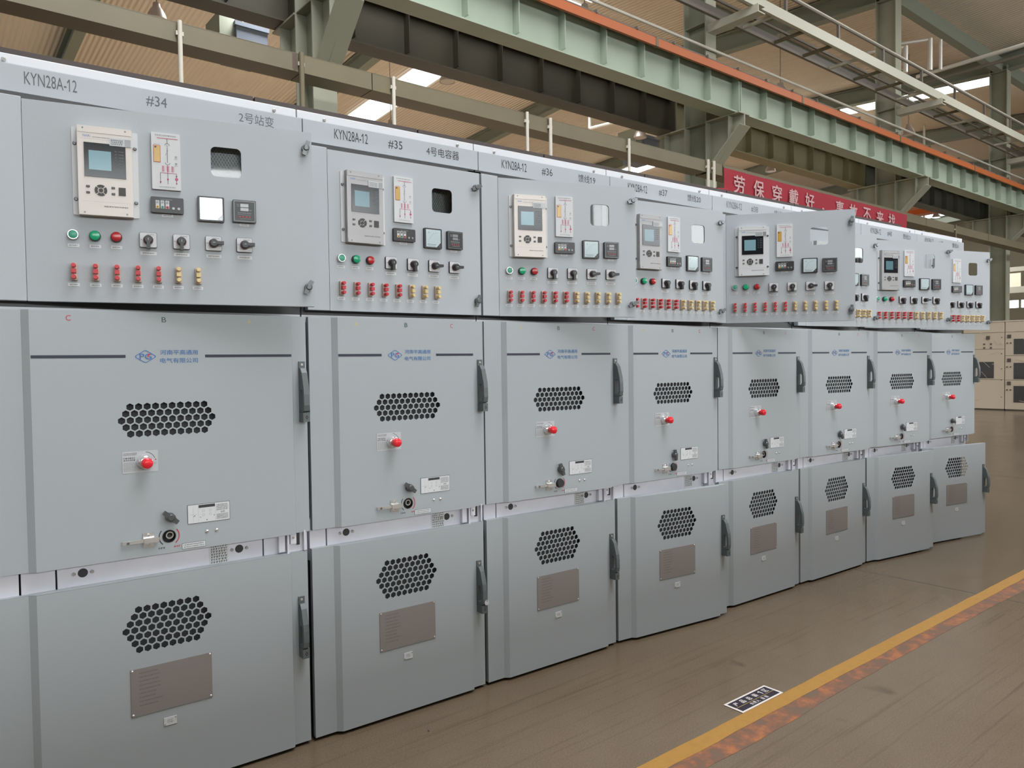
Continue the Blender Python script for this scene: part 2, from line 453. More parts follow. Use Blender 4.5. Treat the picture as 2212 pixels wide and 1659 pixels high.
for x in xs:
    ed = max(-.03, min(.02, ed + rn.uniform(-.012, .012))); lo.append((x, yl(x) - .155 + ed * .6))
ribbon('worn_orange_line', [(x, y + .002) for x, y in bot], lo, WORN, .0008)
floor_strip('floor_joint', [(4.595, -.002), (4.603, -.002), (4.85, -3.2), (4.842, -3.2)], JOINT, .0006)
floor_strip('floor_joint', [(9.2, 9), (9.206, 9), (10.2, -6), (10.194, -6)], JOINT, .0006)

# ---- roof: corrugated sheet on rafters, roof lights between them
def zr(b):
    q = b % 24.0
    return 11.35 + .06 * (12 - abs(q - 12))
ceil = thing('ceiling', '', '', HM); del ceil['label']; del ceil['category']; ceil['kind'] = 'structure'
rs = MB()
for b0 in (-24, -12, 0, 12, 24, 36):
    b1 = b0 + 12; za = zr(b0 + .001); zb = zr(b1 - .001)
    rs.add([(-20, b0, za), (70, b0, za), (70, b1, zb), (-20, b1, zb), (-20, b0, za + .1), (70, b0, za + .1), (70, b1, zb + .1), (-20, b1, zb + .1)],
           [(0, 3, 2, 1), (4, 5, 6, 7), (0, 1, 5, 4), (1, 2, 6, 5), (2, 3, 7, 6), (3, 0, 4, 7)], ROOF)
put('roof_sheet', rs, ceil)
def rafter_mesh(b0, b1):
    m = MB(); za = zr(b0 + .001) - .06; zb = zr(b1 - .001) - .06; d = .56
    for w, t0, t1 in ((.15, 0, .03), (.012, .03, d - .03), (.15, d - .03, d)):
        vs = []
        for y, z in ((b0, za), (b1, zb)):
            for x in (-w, w):
                vs += [(x, y, z - t0), (x, y, z - t1)]
        m.add(vs, [(0, 2, 3, 1), (4, 5, 7, 6), (0, 4, 6, 2), (1, 3, 7, 5), (0, 1, 5, 4), (2, 6, 7, 3)], RAFT)
    return m
for b0 in (-24, -12, 0, 12, 24, 36):
    for a in range(-16, 65, 8):
        if b0 < 0 and a < 8: continue
        put('rafter', cached(('rafter', b0), lambda: rafter_mesh(b0, b0 + 12)), ceil, T(a, 0, 0))
# eaves strut above the column row, and purlins seen between the rafters
ev = MB(); ev.box(-16, 66, -.12, .12, 10.75, 11.15, RAFT); put('eaves_strut', ev, ceil)
for b in (4, 8, 16, 20, 28, 32):
    p = MB(); p.box(-16, 66, b - .05, b + .05, zr(b) - .22, zr(b) - .01, RAFT); put('purlin', p, ceil)
def panel(a0, a1, b0, b1):
    m = MB(); m.add([(a0, b0, zr(b0) - .03), (a1, b0, zr(b0) - .03), (a1, b1, zr(b1) - .03), (a0, b1, zr(b1) - .03)], [(0, 3, 2, 1)], SKYL)
    m.add([(a0, b0, zr(b0) - .012), (a1, b0, zr(b0) - .012), (a1, b1, zr(b1) - .012), (a0, b1, zr(b1) - .012)], [(0, 1, 2, 3)], WHITEZ)
    put('roof_light', m, ceil)
for ac, spans in ((10.7, ((3.6, 6.2), (6.5, 9.0), (13.2, 15.4), (15.5, 19))), (26.4, ((.4, 3.0), (3.1, 5.8), (6.2, 9.0), (13.2, 19))),
                  (41.2, ((4, 6.4), (6.5, 9), (11.6, 15.2))), (55.2, ((4, 9), (11.6, 15.2))), (10.7, ((-15, -3),)), (.8, ((-15, -3),)), (-1.3, ((-15, -3),)), (-3.4, ((-15, -3),)), (18.7, ((-15, -4),))):
    for b0, b1 in spans: panel(ac - .6, ac + .6, b0, b1)
# ---- end wall far down the hall with its window band, and the back wall
ew = MB()
WZ0, WZ1 = 4.9, 5.45
ew.box(58, 58.3, -26, 50, 0, WZ0, BEIGEW); ew.box(58, 58.3, -26, 50, WZ1, 12.3, BEIGEW)
wl = struct('wall_end', ew, HM)
bw = MB(); bw.box(-20, 58.3, 49.5, 49.8, 0, 11.3, BEIGEW); struct('wall_back', bw, HM)
fw_ = MB()
GAPS = [(-12.0, 4.5), (9.0, 40.0)]
fw_.box(-20, 58.3, -24.3, -24.0, 0, 4.95, BEIGEW); fw_.box(-20, 58.3, -24.3, -24.0, 6.45, 11.3, BEIGEW)
for a0, a1 in ((-20, -12), (4.5, 9.0), (40, 58.3)): fw_.box(a0, a1, -24.3, -24.0, 4.95, 6.45, BEIGEW)
struct('wall_front', fw_, HM)
struct('added_light_blocker', MB().box(-14, 24, -12.15, -12.0, 0, 2.15, BEIGEW), HM)  # unseen low wall added to keep window light off the lower doors
n = 0
for g0, g1 in GAPS:
    m_ = int((g1 - g0) / 4 + .01)
    for j in range(m_):
        a0 = g0 + j * (g1 - g0) / m_; a1 = g0 + (j + 1) * (g1 - g0) / m_
        w = MB(); w.box(a0, a1, -24.2, -24.15, 4.95, 6.45, DAYW); o = struct('window_%d' % (n + 1), w, HM); n += 1
        f = MB(); f.box(a1 - .06, a1 + .06, -24.14, -24.05, 4.95, 6.45, IVORY); put('window_frame', f, o)
for b0 in [x * 1.03 - 7.78 for x in range(30)]:
    w = MB(); w.box(58.1, 58.12, b0, b0 + .87, WZ0, WZ1, SKYL)
    o = struct('window_%d' % (n + 1), w, HM); n += 1
    f = MB(); f.box(58.02, 58.28, b0 + .87, b0 + 1.03, WZ0, WZ1, IVORY); put('window_frame', f, o)

COLM = mat('dusty_column_paint', (0.34, 0.34, 0.26), 0.5, mottle=(0.8, (0.28, 0.28, 0.21), 0.4, 0.7))
# ---- steel columns with crane brackets on both sides
def col_flange(s): return MB().box(-.16, .16, s * .25 - .012, s * .25 + .012, 0, 10.9, COLM)
def bracket_mesh(s):
    m = MB(); y0 = s * .262; y1 = s * 1.0
    m.box(-.17, .17, min(y0, y1), max(y0, y1), 5.985, 6.01, COLM)
    z1, z0 = 5.78, 5.20
    t = .012
    for x in (0,):
        P = [(y0, 5.985), (y1, 5.985), (y1, z1), (y0 + s * .15, z0), (y0, z0)]
        vs = [(-t, p[0], p[1]) for p in P] + [(t, p[0], p[1]) for p in P]
        k = len(P); F = [tuple(range(k)), tuple(range(2 * k - 1, k - 1, -1))] + [(i, k + i, k + (i + 1) % k, (i + 1) % k) for i in range(k)]
        m.add(vs, F, COLM)
    m.bar((0, y1, z1), (0, y0 + s * .12, z0), .34, .022, COLM, (1, 0, 0)); m.bar((0, y0 + s * .13, z0), (0, y0, z0), .34, .022, COLM, (1, 0, 0))
    for sx in (-1, 1): m.box(sx * .09 - .07, sx * .09 + .07, s * .75 - .008, s * .75 + .008, z1 - .22, 5.985, COLM)
    return m
CL = ['steel column with crane brackets nearest the camera, above the #34 cabinet',
      'second steel column from the left, above the #37 cabinet where the banner begins',
      'third steel column from the left, rising behind the right end of the red banner',
      'fourth steel column from the left, standing beyond the end of the cabinet row',
      'farthest steel column, half hidden beyond the wrapped cabinets']
for i, a in enumerate((0, 8, 16, 24, 32)):
    c = thing('steel_column', CL[i], 'column', HM @ T(a, 0, 0), 'steel columns along the bay')
    for s in (-1, 1):
        put('flange_plate', cached(('flange_plate', s), lambda: col_flange(s)), c)
        put('crane_bracket', cached(('crane_bracket', s), lambda: bracket_mesh(s)), c)
    wm = COLM if a == 16 else STEELK  # lighter web colour stands in for light falling on the third column
    put('web_plate', cached(('web_plate', wm.name), lambda: MB().box(-.009, .009, -.238, .238, 0, 10.9, wm)), c)
    for z in (5.2, 6.0, 7.9):
        put('stiffener', cached('col_stiffener', lambda: MB().box(-.15, .15, -.238, .238, -.008, .008, STEELK)), c, T(0, 0, z))

# ---- crane girders, one length per bay, near and far side of the columns
def girder(a0, b, m, label, grp):
    g = thing('crane_girder', label, 'beam', HM @ T(a0, b, 0), grp)
    put('bottom_flange', cached(('bottom_flange', m.name), lambda: MB().box(.012, 7.988, -.17, .17, 6.012, 6.035, m)), g)
    put('web', cached(('web', m.name), lambda: MB().box(.012, 7.988, -.007, .007, 6.035, 6.74, m)), g)
    put('top_flange', cached(('top_flange', m.name), lambda: MB().box(.012, 7.988, -.19, .19, 6.74, 6.765, m)), g)
    put('crane_rail', cached('crane_rail', lambda: MB().box(.012, 7.988, -.035, .035, 6.766, 6.87, PIPED)), g)
    put('end_plate', cached(('end_plate', m.name), lambda: MB().box(.0, .022, -.16, .16, 6.012, 6.74, m)), g, T(.012, 0, 0))
    put('end_plate', cached(('end_plate', m.name), None), g, T(7.955, 0, 0))
    for k in range(1, 9):
        put('stiffener', cached(('stiffener', m.name), lambda: MB().box(-.006, .006, -.15, .15, 6.10, 6.74, m)), g, T(k * 8 / 9, 0, 0))
NG = ['pale green crane girder length over the left cabinets, its orange rail leaving the frame top',
      'pale green crane girder length between the second and third columns, orange rail above',
      'pale green crane girder length beyond the third column, above the banner end',
      'pale green crane girder length at the far right, vanishing down the hall']
for i, a in enumerate((0, 8, 16, 24)): girder(a, -.75, STEELG, NG[i], 'pale green crane girder lengths')
FG = ['dark crane girder length left of the first column, above the slate blue duct',
      'dark crane girder length behind the pale green one, between first and second columns',
      'dark crane girder length behind the banner, between second and third columns',
      'dark crane girder length right of the third column, below the pale green one',
      'dark crane girder length farthest down the hall']
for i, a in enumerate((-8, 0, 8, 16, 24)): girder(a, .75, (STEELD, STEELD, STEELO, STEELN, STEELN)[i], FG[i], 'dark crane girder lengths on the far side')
# orange conductor rail clamped along the near girder
cr = thing('conductor_rail', 'long orange crane conductor rail running along the pale green girder', 'rail', HM)
put('orange_cover', MB().box(-2, 34, -1.0, -.955, 6.60, 6.735, ORANGE), cr)
put('top_cable', MB().cyl((-2, -.965, 6.765), (34, -.965, 6.765), .014, PIPED, 6), cr)
for i in range(38):
    a = -1.5 + i * .92
    m = MB(); m.box(a - .012, a + .012, -1.004, -.70 - .18, 6.735, 6.75, PIPED); m.box(a + .012, a + .08, -.99, -.97, 6.735, 6.75, PIPED); m.box(a + .08, a + .10, -1.03, -.88, 6.735, 6.785, PIPED)
    put('clamp', m, cr)
for a in (1.2, 5.5, 10.0, 14.4, 19.0):
    put('joint_clip', MB().box(a, a + .06, -1.008, -.94, 6.595, 6.75, TRAYM), cr)

# ================================================================== switchgear cabinets
# ---- shared part meshes (front of every part faces -y, part origin on the door face)
def m_relay_case(case):
    b = MB()
    b.plate(rrect(-.093, .093, -.137, .137, .004), [], .003, -.0015, WHITE)
    b.box(-.076, .076, -.026, -.001, -.139, .139, case)
    b.box(-.0745, .0745, -.0275, -.0255, .118, .1385, case); b.box(-.0745, .0745, -.0275, -.0255, -.1385, -.122, case)
    for x in (-.0845, .0845):
        for z in (-.088, .086):
            b.lathe([(.0058, .003), (.0058, .0055), (.004, .0068)], KNOB, T(x, 0, z), 12)
            b.box(x - .005, x + .005, -.0072, -.0066, z - .0008, z + .0008, BLACK)
    for x in (-.060, .058):
        for z in (-.131, .131):
            b.lathe([(.0026, .0274), (.0026, .0282)], KNOB, T(x, 0, z), 8)
    b.rect(-.068, .07, .0983, .0988, INKL, -.0262); b.rect(-.066, .07, -.0965, -.096, INKL, -.0262)
    b.text('NARI', -.060, -.040, .1040, .0072, BLUE, -.0262)
    b.greek(-.034, .056, .1032, .1068, INKF, -.0262, 1, 3)
    b.greek(-.006, .062, -.1125, -.1070, INK, -.0262, 1, 5)
    return b
def m_relay_display(lcd):
    b = MB()
    b.box(-.058, .058, -.0022, 0, -.053, .053, SCREEN)
    b.rect(-.045, .017, -.031, .029, lcd, -.0024)
    for r in range(6):
        b.rect(.027, .033, .030 - r * .0095, .0325 - r * .0095, INKF, -.0024)
        b.rect(.038, .052, .030 - r * .0095, .0325 - r * .0095, INKF, -.0024)
    return b
def m_relay_keypad():
    b = MB()
    for q in range(4):
        P = []
        a0 = 90 * q + 52; a1 = 90 * q + 128
        for k in range(7): P.append((.0175 * math.cos(R(a0 + (a1 - a0) * k / 6)), .0175 * math.sin(R(a0 + (a1 - a0) * k / 6))))
        for k in range(6, -1, -1): P.append((.0092 * math.cos(R(a0 + (a1 - a0) * k / 6)), .0092 * math.sin(R(a0 + (a1 - a0) * k / 6))))
        b.plate(P, [], .0022, -.0011, KEY)
    b.lathe([(.0062, 0), (.0062, .0022)], KEY, None, 16)
    for x in (-.0355, .0345):
        for z in (-.009, .010):
            b.plate(rrect(x - .005, x + .005, z - .0032, z + .0032, .0008), [], .002, -.001, KEY)
            b.rect(x - .003, x + .003, z - .0006, z + .0006, INKL, -.0022)
    b.plate(rrect(.0495, .0695, -.013, .013, .0012), [], .0016, -.0008, KEY)
    return b
def m_sticker():
    b = MB()
    b.plate(rrect(-.031, .031, -.0125, .0125, .002), [], .0006, -.0003, STICK)
    b.greek(-.027, .008, -.010, .008, INKF, -.0008, 3, 11)
    b.rect(.012, .029, -.011, .010, GREYLCD, -.0008)
    return b
def m_mimic_frame():
    b = MB()
    b.plate(rrect(-.043, .043, -.092, .092, .002), [], .010, -.005, WHITE)
    y = -.0104
    b.greek(-.031, .031, .080, .087, INKL, y, 1, 21); b.greek(-.022, .028, -.086, -.081, INKL, y, 1, 22)
    return b
def m_mimic_lines():
    b = MB(); y = 0
    b.rect(-.030, .032, .0735, .0755, PINK, y)
    w = .0007
    b.rect(-w, w, .058, .0735, INKF, y)
    for s, z0 in ((1, .052), (-1, -.004)):
        for k in range(8):
            a0 = PI * k / 8; a1 = PI * (k + 1) / 8; r = .0075
            b.poly([(r * math.cos(a0), z0 + s * r * math.sin(a0)), (r * math.cos(a1), z0 + s * r * math.sin(a1)),
                    ((r - .0014) * math.cos(a1), z0 + s * (r - .0014) * math.sin(a1)), ((r - .0014) * math.cos(a0), z0 + s * (r - .0014) * math.sin(a0))][::s], INKF, y)
    b.rect(-.004, .004, .050, .051, INKF, y)
    b.rect(-w, w, -.004, .046, INKF, y)
    b.poly([(-.002, .034), (.002, .034), (0, .038)], INKF, y); b.poly([(-.006, .020), (-.005, .020), (-.002, .028), (-.003, .028)], INKF, y)
    b.rect(-w, w, -.038, -.012, PINK, y)
    for x in (-.014, 0, .014):
        for j in range(4):
            zc = -.017 - j * .0048
            for k in range(8):
                a0 = 2 * PI * k / 8; a1 = 2 * PI * (k + 1) / 8
                b.poly([(x + .0032 * math.cos(a0), zc + .0026 * math.sin(a0)), (x + .0032 * math.cos(a1), zc + .0026 * math.sin(a1)),
                        (x + .002 * math.cos(a1), zc + .0015 * math.sin(a1)), (x + .002 * math.cos(a0), zc + .0015 * math.sin(a0))], PINK, y)
            b.rect(x + .003, x + .0065, zc - .0004, zc + .0004, PINK, y)
    b.rect(-.022, .026, -.0385, -.037, PINK, y)
    for x, z1, c in ((-.022, -.072, INKF), (0, -.074, INKF), (.026, -.072, PINK)):
        b.rect(x - w, x + w, z1, -.0375, c, y)
    b.poly([(-.025, -.066), (-.022, -.074), (-.019, -.066)], PINK, y); b.poly([(-.0035, -.056), (0, -.064), (.0035, -.056)], PINK, y)
    b.poly([(.0235, -.068), (.026, -.074), (.0285, -.068)], PINK, y)
    b.poly(circ(.026, -.056, .0048, 12), PINK, y - .0001); b.poly(circ(.026, -.0465, .0025, 10), INKF, y - .0001)
    for z in (.016, -.006):
        b.greek(.022, .030, z - .004, z + .004, INK, y, 2, 9); b.rect(.020, .030, z - .0075, z - .0068, INKF, y)
    return b
def m_amber():
    b = MB(); b.box(-.0105, .0105, -.0006, 0, -.0275, .0275, REDP); b.box(-.0092, .0092, -.0012, 0, -.026, .026, AMBER)
    b.rect(-.007, -.001, .019, .024, BLACK, -.0014); b.greek(-.008, .008, .029, .032, INKL, -.0003, 1, 2)
    return b
def m_volt():
    b = MB(); b.plate(rrect(-.049, .049, -.0255, .0255, .004), [], .014, -.007, BLACK)
    b.greek(-.020, .016, .016, .0195, INKL, -.0143, 1, 4)
    return b
def m_volt_sockets():
    b = MB()
    for x, c in ((-.029, YEL), (-.0145, MATS['green_button']), (0, TRED)):
        b.plate(rrect(x - .0055, x + .0055, -.012, .014, .001), [], .001, -.0005, WHITE)
        b.lathe([(.004, .001), (.004, .003)], KNOB, T(x, 0, .0085), 10)
        b.poly([(x + .0052 * math.sin(k * PI / 3), -.0075 + .0052 * math.cos(k * PI / 3)) for k in range(6)][::-1], c, -.0013)
        b.lathe([(.0022, .001), (.0022, .0028)], BLACK, T(x, 0, -.0075), 8)
    for x in (.018, .034): b.lathe([(.0042, 0), (.0042, .003)], GREYLCD, T(x, 0, -.010), 12)
    return b
def m_amm_frame():
    b = MB(); b.plate(rrect(-.0415, .0415, -.0415, .0415, .004), [], .012, -.006, BLACK)
    return b
def m_amm_dial():
    b = MB(); y = -.0003
    b.poly([(-.034, -.036), (.016, -.036), (.035, -.016), (.035, .036), (-.034, .036)], DIAL, 0)
    for k in range(9):
        a = R(96 + k * 10.5); x = .024 + .045 * math.cos(a); z = -.024 + .045 * math.sin(a)
        dx, dz = math.cos(a), math.sin(a)
        b.poly([(x - dz * .0004, z + dx * .0004), (x + dz * .0004, z - dx * .0004), (x + dx * .006 + dz * .0004, z + dz * .006 - dx * .0004), (x + dx * .006 - dz * .0004, z + dz * .006 + dx * .0004)], INK, y)
    b.text('A', -.024, -.018, .020, .007, INK, y)
    b.rect(-.028, .014, -.0262, -.0250, INK, y); b.greek(-.024, .010, -.033, -.029, INKF, y, 1, 8)
    b.lathe([(.0028, 0), (.0028, .0014)], KNOB, T(.029, 0, -.030), 10)
    return b
def m_temp():
    b = MB(); b.plate(rrect(-.0375, .0375, -.0375, .0375, .003), [], .014, -.007, BLACK)
    b.plate(rrect(-.0345, .0345, -.0345, .0345, .002), [rrect(-.0325, .0325, -.0325, .0325, .001)], .0015, -.0143, KNOB)
    return b
def m_temp_readout():
    b = MB(); y = 0
    b.rect(-.013, .013, .014, .025, GREYLCD, y); b.rect(-.013, .013, .001, .011, GREYLCD, y)
    b.greek(-.024, -.016, .014, .024, INKL, y, 2, 1); b.greek(.016, .023, .002, .006, INKL, y, 1, 2)
    b.greek(-.022, .022, -.009, -.004, INKL, y, 1, 6); b.rect(-.022, .022, -.0125, -.0118, INKL, y)
    for x in (-.015, -.005, .006, .016): b.poly([(x - .004, -.019), (x, -.0215), (x + .004, -.019), (x, -.0165)][::1], REDP, y - .0001)
    b.greek(-.014, .022, -.027, -.024, INKL, y, 1, 7)
    return b
def m_ring(m): return MB().lathe([(.0165, 0), (.0165, .010), (.0148, .0125), (.0128, .0125), (.0128, .009)], m, None, 24)
def m_cap(m, h, r=.0126): return MB().lathe([(r, .004), (r, h), (r * .9, h + .002), (r * .5, h + .003)], m, None, 20)
def m_switch():
    b = MB(); b.plate(rrect(-.0255, .0255, -.0245, .0245, .0045), [], .008, -.004, BLACK)
    b.plate(rrect(-.0245, .0245, -.0235, .0235, .004), [], .0012, -.0085, WHITE)
    y = -.0093
    b.greek(-.004, .018, .0155, .019, INKF, y, 1, 3); b.greek(-.0225, -.017, -.002, .002, INKF, y, 1, 5)
    return b
def m_switch_knob():
    b = MB()
    b.lathe([(.0145, .009), (.0145, .015), (.013, .018), (.0125, .031), (.011, .033)], BLACK, None, 24)
    b.box(-.0052, .0052, -.034, -.013, -.0305, .004, BLACK)
    b.rect(-.0012, .0012, -.004, .004, INKL, -.0343)
    b.lathe([(.0152, .0085), (.0152, .0095)], REDS, None, 20)
    return b
def m_tbase():
    b = MB(); b.plate(rrect(-.0095, .0095, -.027, .027, .003), [], .012, -.006, TBASE)
    b.plate(rrect(-.0055, .0055, -.013, .013, .002), [], .002, -.0128, TWHITE)
    return b
def m_tcaps(m):
    b = MB()
    for z in (.0178, -.0178): b.lathe([(.0062, .010), (.0068, .018), (.0068, .032), (.0058, .0345)], m, T(0, 0, z), 14)
    b.box(-.0066, .0066, -.031, -.010, -.0055, .0075, m)
    return b
def m_tag(w, h, seed):
    b = MB(); b.plate(rrect(-w / 2, w / 2, -h / 2, h / 2, .001), [], .001, -.0005, LABEL)
    b.greek(-w * .36, w * .36, -h * .22, h * .22, INK, -.0012, 1, seed)
    return b
def m_quarter_lock():
    b = MB()
    b.lathe([(.0135, 0), (.0135, .008), (.0115, .012), (.0105, .020), (.008, .0225)], KNOB, None, 20)
    b.plate([(-.0115, -.006), (-.0075, -.012), (-.0065, -.026), (.0065, -.026), (.0075, -.012), (.0115, -.006), (.0115, .006), (.0075, .012), (.0065, .026), (-.0065, .026), (-.0075, .012), (-.0115, .006)], [], .009, -.0145, KNOB)
    return b
def m_handle_base():
    b = MB(); b.box(-.012, .012, -.006, 0, -.112, .112, DGREY)
    b.lathe([(.0048, .006), (.0048, .0075)], STEEL, T(0, 0, .100), 10)
    b.lathe([(.004, .006), (.004, .0085)], STEEL, T(0, 0, -.012), 10)
    return b
def m_handle_lever():
    b = MB()
    K = Matrix(((0, 0, -1, 0), (-1, 0, 0, 0), (0, 1, 0, 0), (0, 0, 0, 1)))   # profile x -> out of door
    outer = [(.004, .086), (.016, .088), (.030, .070), (.046, .015), (.049, -.010), (.050, -.050), (.046, -.072), (.034, -.076), (.006, -.076)]
    hole = [(.014, .004), (.028, .008), (.035, -.006), (.036, -.050), (.030, -.064), (.012, -.064)]
    vs, fs = plate_geo(outer, [hole], .021)
    b.add(vs, fs, DGREY, K)
    return b
def m_handle_lock():
    b = MB(); b.box(-.0125, .0125, -.044, -.004, -.112, -.077, DGREY)
    b.poly([(.001, -.103), (.0065, -.095), (.001, -.087), (-.0045, -.095)], BLACK, -.0443)
    b.poly([(.001, -.098), (.003, -.095), (.001, -.092), (-.001, -.095)], STEEL, -.0445)
    return b
def m_knob_plate():
    b = MB(); b.plate(rrect(-.0535, .0535, -.035, .035, .002), [], .0008, -.0004, STICK); y = -.001
    b.greek(-.050, -.010, .022, .031, INKF, y, 2, 31); b.greek(-.050, -.014, .003, .017, INK, y, 2, 32); b.greek(-.050, -.014, -.031, 0, INKL, y, 6, 33)
    for k in range(9):
        a0 = R(82 - k * 7); a1 = R(82 - (k + 1) * 7); r = .034; cx, cz = .012, -.002
        b.poly([(cx + r * math.cos(a0), cz + r * math.sin(a0)), (cx + r * math.cos(a1), cz + r * math.sin(a1)), (cx + (r - .0015) * math.cos(a1), cz + (r - .0015) * math.sin(a1)), (cx + (r - .0015) * math.cos(a0), cz + (r - .0015) * math.sin(a0))][::-1], INK, y)
    b.poly([(.043, .002), (.049, .002), (.046, .007)], REDP, y); b.greek(.040, .050, -.012, -.004, INKL, y, 2, 34)
    return b
def m_knob_boss():
    return MB().lathe([(.0245, .001), (.0245, .006), (.022, .012), (.0215, .022), (.018, .024), (.015, .0255)], CHROME, None, 28)
def m_knob_cap():
    return MB().lathe([(.0125, .024), (.0130, .030), (.0168, .036), (.0176, .049), (.0165, .055), (.011, .059), (.005, .0602)], REDC, None, 28)
def m_placard():
    b = MB(); b.plate(rrect(-.070, .070, -.0325, .0325, .002), [], .0012, -.0006, INK)
    b.plate(rrect(-.0688, .0688, -.0313, .0313, .002), [], .0012, -.0009, LABEL); y = -.0017
    b.rect(-.034, .020, .019, .029, INK, y)
    b.rect(-.0350, -.0345, -.028, .028, INKL, y); b.rect(.0210, .0215, -.028, .028, INKL, y)
    b.rect(-.052, -.0514, -.026, .022, INKL, y); b.rect(-.064, -.038, -.002, -.0014, INKL, y)
    for x, z in ((-.019, .008), (-.019, -.006), (.004, .008), (.004, -.005)):
        for q in (0, 1):
            b.plate(circ(x, z, .0042, 12), [circ(x, z, .0034, 12)], .0002, y, INKL)
    b.poly([(-.051, -.010), (-.045, -.006), (-.045, -.004), (-.051, -.008)], INK, y); b.rect(-.030, -.027, -.014, -.012, INK, y); b.rect(.016, .018, -.013, -.009, INK, y)
    b.poly([(-.010, -.026), (-.005, -.026), (-.0075, -.021)], INKF, y)
    b.greek(.025, .064, .003, .026, INKF, y, 4, 41); b.text('说明', .038, .052, -.006, .007, INK, y); b.greek(.025, .064, -.027, -.008, INK, y, 4, 42)
    return b
def m_caution():
    b = MB(); b.plate(rrect(-.038, .038, -.0095, .0095, .001), [], .0012, -.0006, INK); b.plate(rrect(-.0372, .0372, -.0087, .0087, .001), [], .0012, -.0008, LABEL)
    b.greek(-.033, .033, .001, .006, INK, -.0016, 1, 51); b.greek(-.033, .033, -.006, -.001, INK, -.0016, 1, 52)
    return b
def m_slide(short):
    b = MB(); x0 = -.062
    b.box(x0, .048, -.013, -.006, -.0055, .0055, STEEL); b.lathe([(.0042, .013), (.0042, .015)], KNOB, T(x0 + .016, 0, 0), 10)
    b.plate(rrect(.000, .034, -.024, .024, .003), [], .003, -.0018, STEEL); b.box(.001, .046, -.0165, -.001, -.0085, .0085, STEEL)
    for z in (.0165, -.0165): b.lathe([(.0048, .003), (.0048, .005), (.003, .007)], CHROME, T(.017, 0, z), 10)
    return b
def m_crank_hole():
    b = MB()
    b.lathe([(.0215, .0005), (.0215, .002), (.0185, .002), (.0180, -.020), (.0005, -.020)], BLACK, None, 24, False)
    b.lathe([(.0125, -.018), (.0125, -.004), (.0085, -.004), (.0085, -.016)], STEEL, T(.003, 0, .002), 16, False)
    return b
def m_crank_cover():
    return MB().lathe([(.0195, 0), (.0195, .010), (.018, .012)], CHAR, None, 24)
def m_crank_marks():
    b = MB()
    for s, c in ((-1, INK), (1, REDP)):
        for k in range(8):
            a0 = R(-42 + k * 10.5); a1 = R(-42 + (k + 1) * 10.5); r = .033; q = .030
            P = [(s * r * math.cos(a0), r * math.sin(a0)), (s * r * math.cos(a1), r * math.sin(a1)), (s * q * math.cos(a1), q * math.sin(a1)), (s * q * math.cos(a0), q * math.sin(a0))]
            b.poly(P if s > 0 else P[::-1], c, 0)
        x = s * .0235; P = [(x - .004, -.019), (x + .004, -.023), (x + s * -.001, -.027)]
        b.poly([(s * .026, -.019), (s * .019, -.0225), (s * .0215, -.0265)][:: (-1 if s > 0 else 1)], c, 0)
        b.greek(s * .024 - .010, s * .024 + .010, -.041, -.033, c, 0, 1, 61 + s)
    return b
def m_nameplate():
    b = MB(); b.box(-.1275, .1275, -.0022, 0, -.0785, .0785, PLATE)
    for x in (-.122, .122):
        for z in (-.073, .073): b.lathe([(.004, .002), (.004, .003), (.0025, .0042)], STEEL, T(x, 0, z), 10)
    return b
def m_nameplate_print():
    b = MB(); rn = random.Random(3); g = mat('etched_grey_print', (0.15, 0.13, 0.125), 0.5)
    for r in range(9): b.greek(-.102, -.102 + rn.uniform(.05, .075), .060 - r * .0135, .0655 - r * .0135, g, 0, 1, 70 + r)
    return b
def m_small_plate():
    b = MB(); b.box(-.020, .020, -.0018, 0, -.0135, .0135, WHITE); b.greek(-.009, .009, -.006, .007, INKL, -.002, 2, 81)
    for s in (-1, 1): b.lathe([(.0022, .0018), (.0022, .003)], STEEL, T(s * .0165, 0, s * .009), 8)
    return b
def m_rail(x0):
    b = MB(); g = .0028
    cuts = (x0 + .002, -.118, -.022, .628, .797) if x0 < 0 else (.002, .071, .700, .797)
    for p, q in zip(cuts, cuts[1:]): b.box(p + g, q - g, -.028, .03, .69, .85, GALV)
    for x in ((.051, .542) if x0 < 0 else (.1525, .613)):
        b.lathe([(.0145, .0002), (.0145, .0005)], CHAR, T(x, -.028, .779), 20)
        for d in (-.026, .026): b.lathe([(.0065, -.001), (.0065, .003), (.004, .007)], CHROME, T(x + d, -.028, .779), 12)
    return b
def m_latch_block():
    b = MB()
    b.box(-.055, -.032, -.022, -.002, -.030, .030, GALV)
    b.box(-.026, .045, -.010, -.002, -.045, .040, GALV); b.box(-.026, -.020, -.030, -.010, -.045, .040, GALV)
    b.box(.038, .044, -.028, -.010, -.035, .04, GALV); b.box(-.012, .010, -.024, -.010, -.005, .035, GALV); b.box(.014, .024, -.020, -.010, -.012, .04, CHAR)
    b.lathe([(.004, .024), (.004, .027)], STEEL, T(-.002, 0, .018), 10)
    return b
def m_rating():
    b = MB(); b.box(-.032, .032, -.0012, 0, -.036, .036, LABEL); b.greek(-.027, .028, -.032, .033, INK, -.0014, 7, 91)
    return b
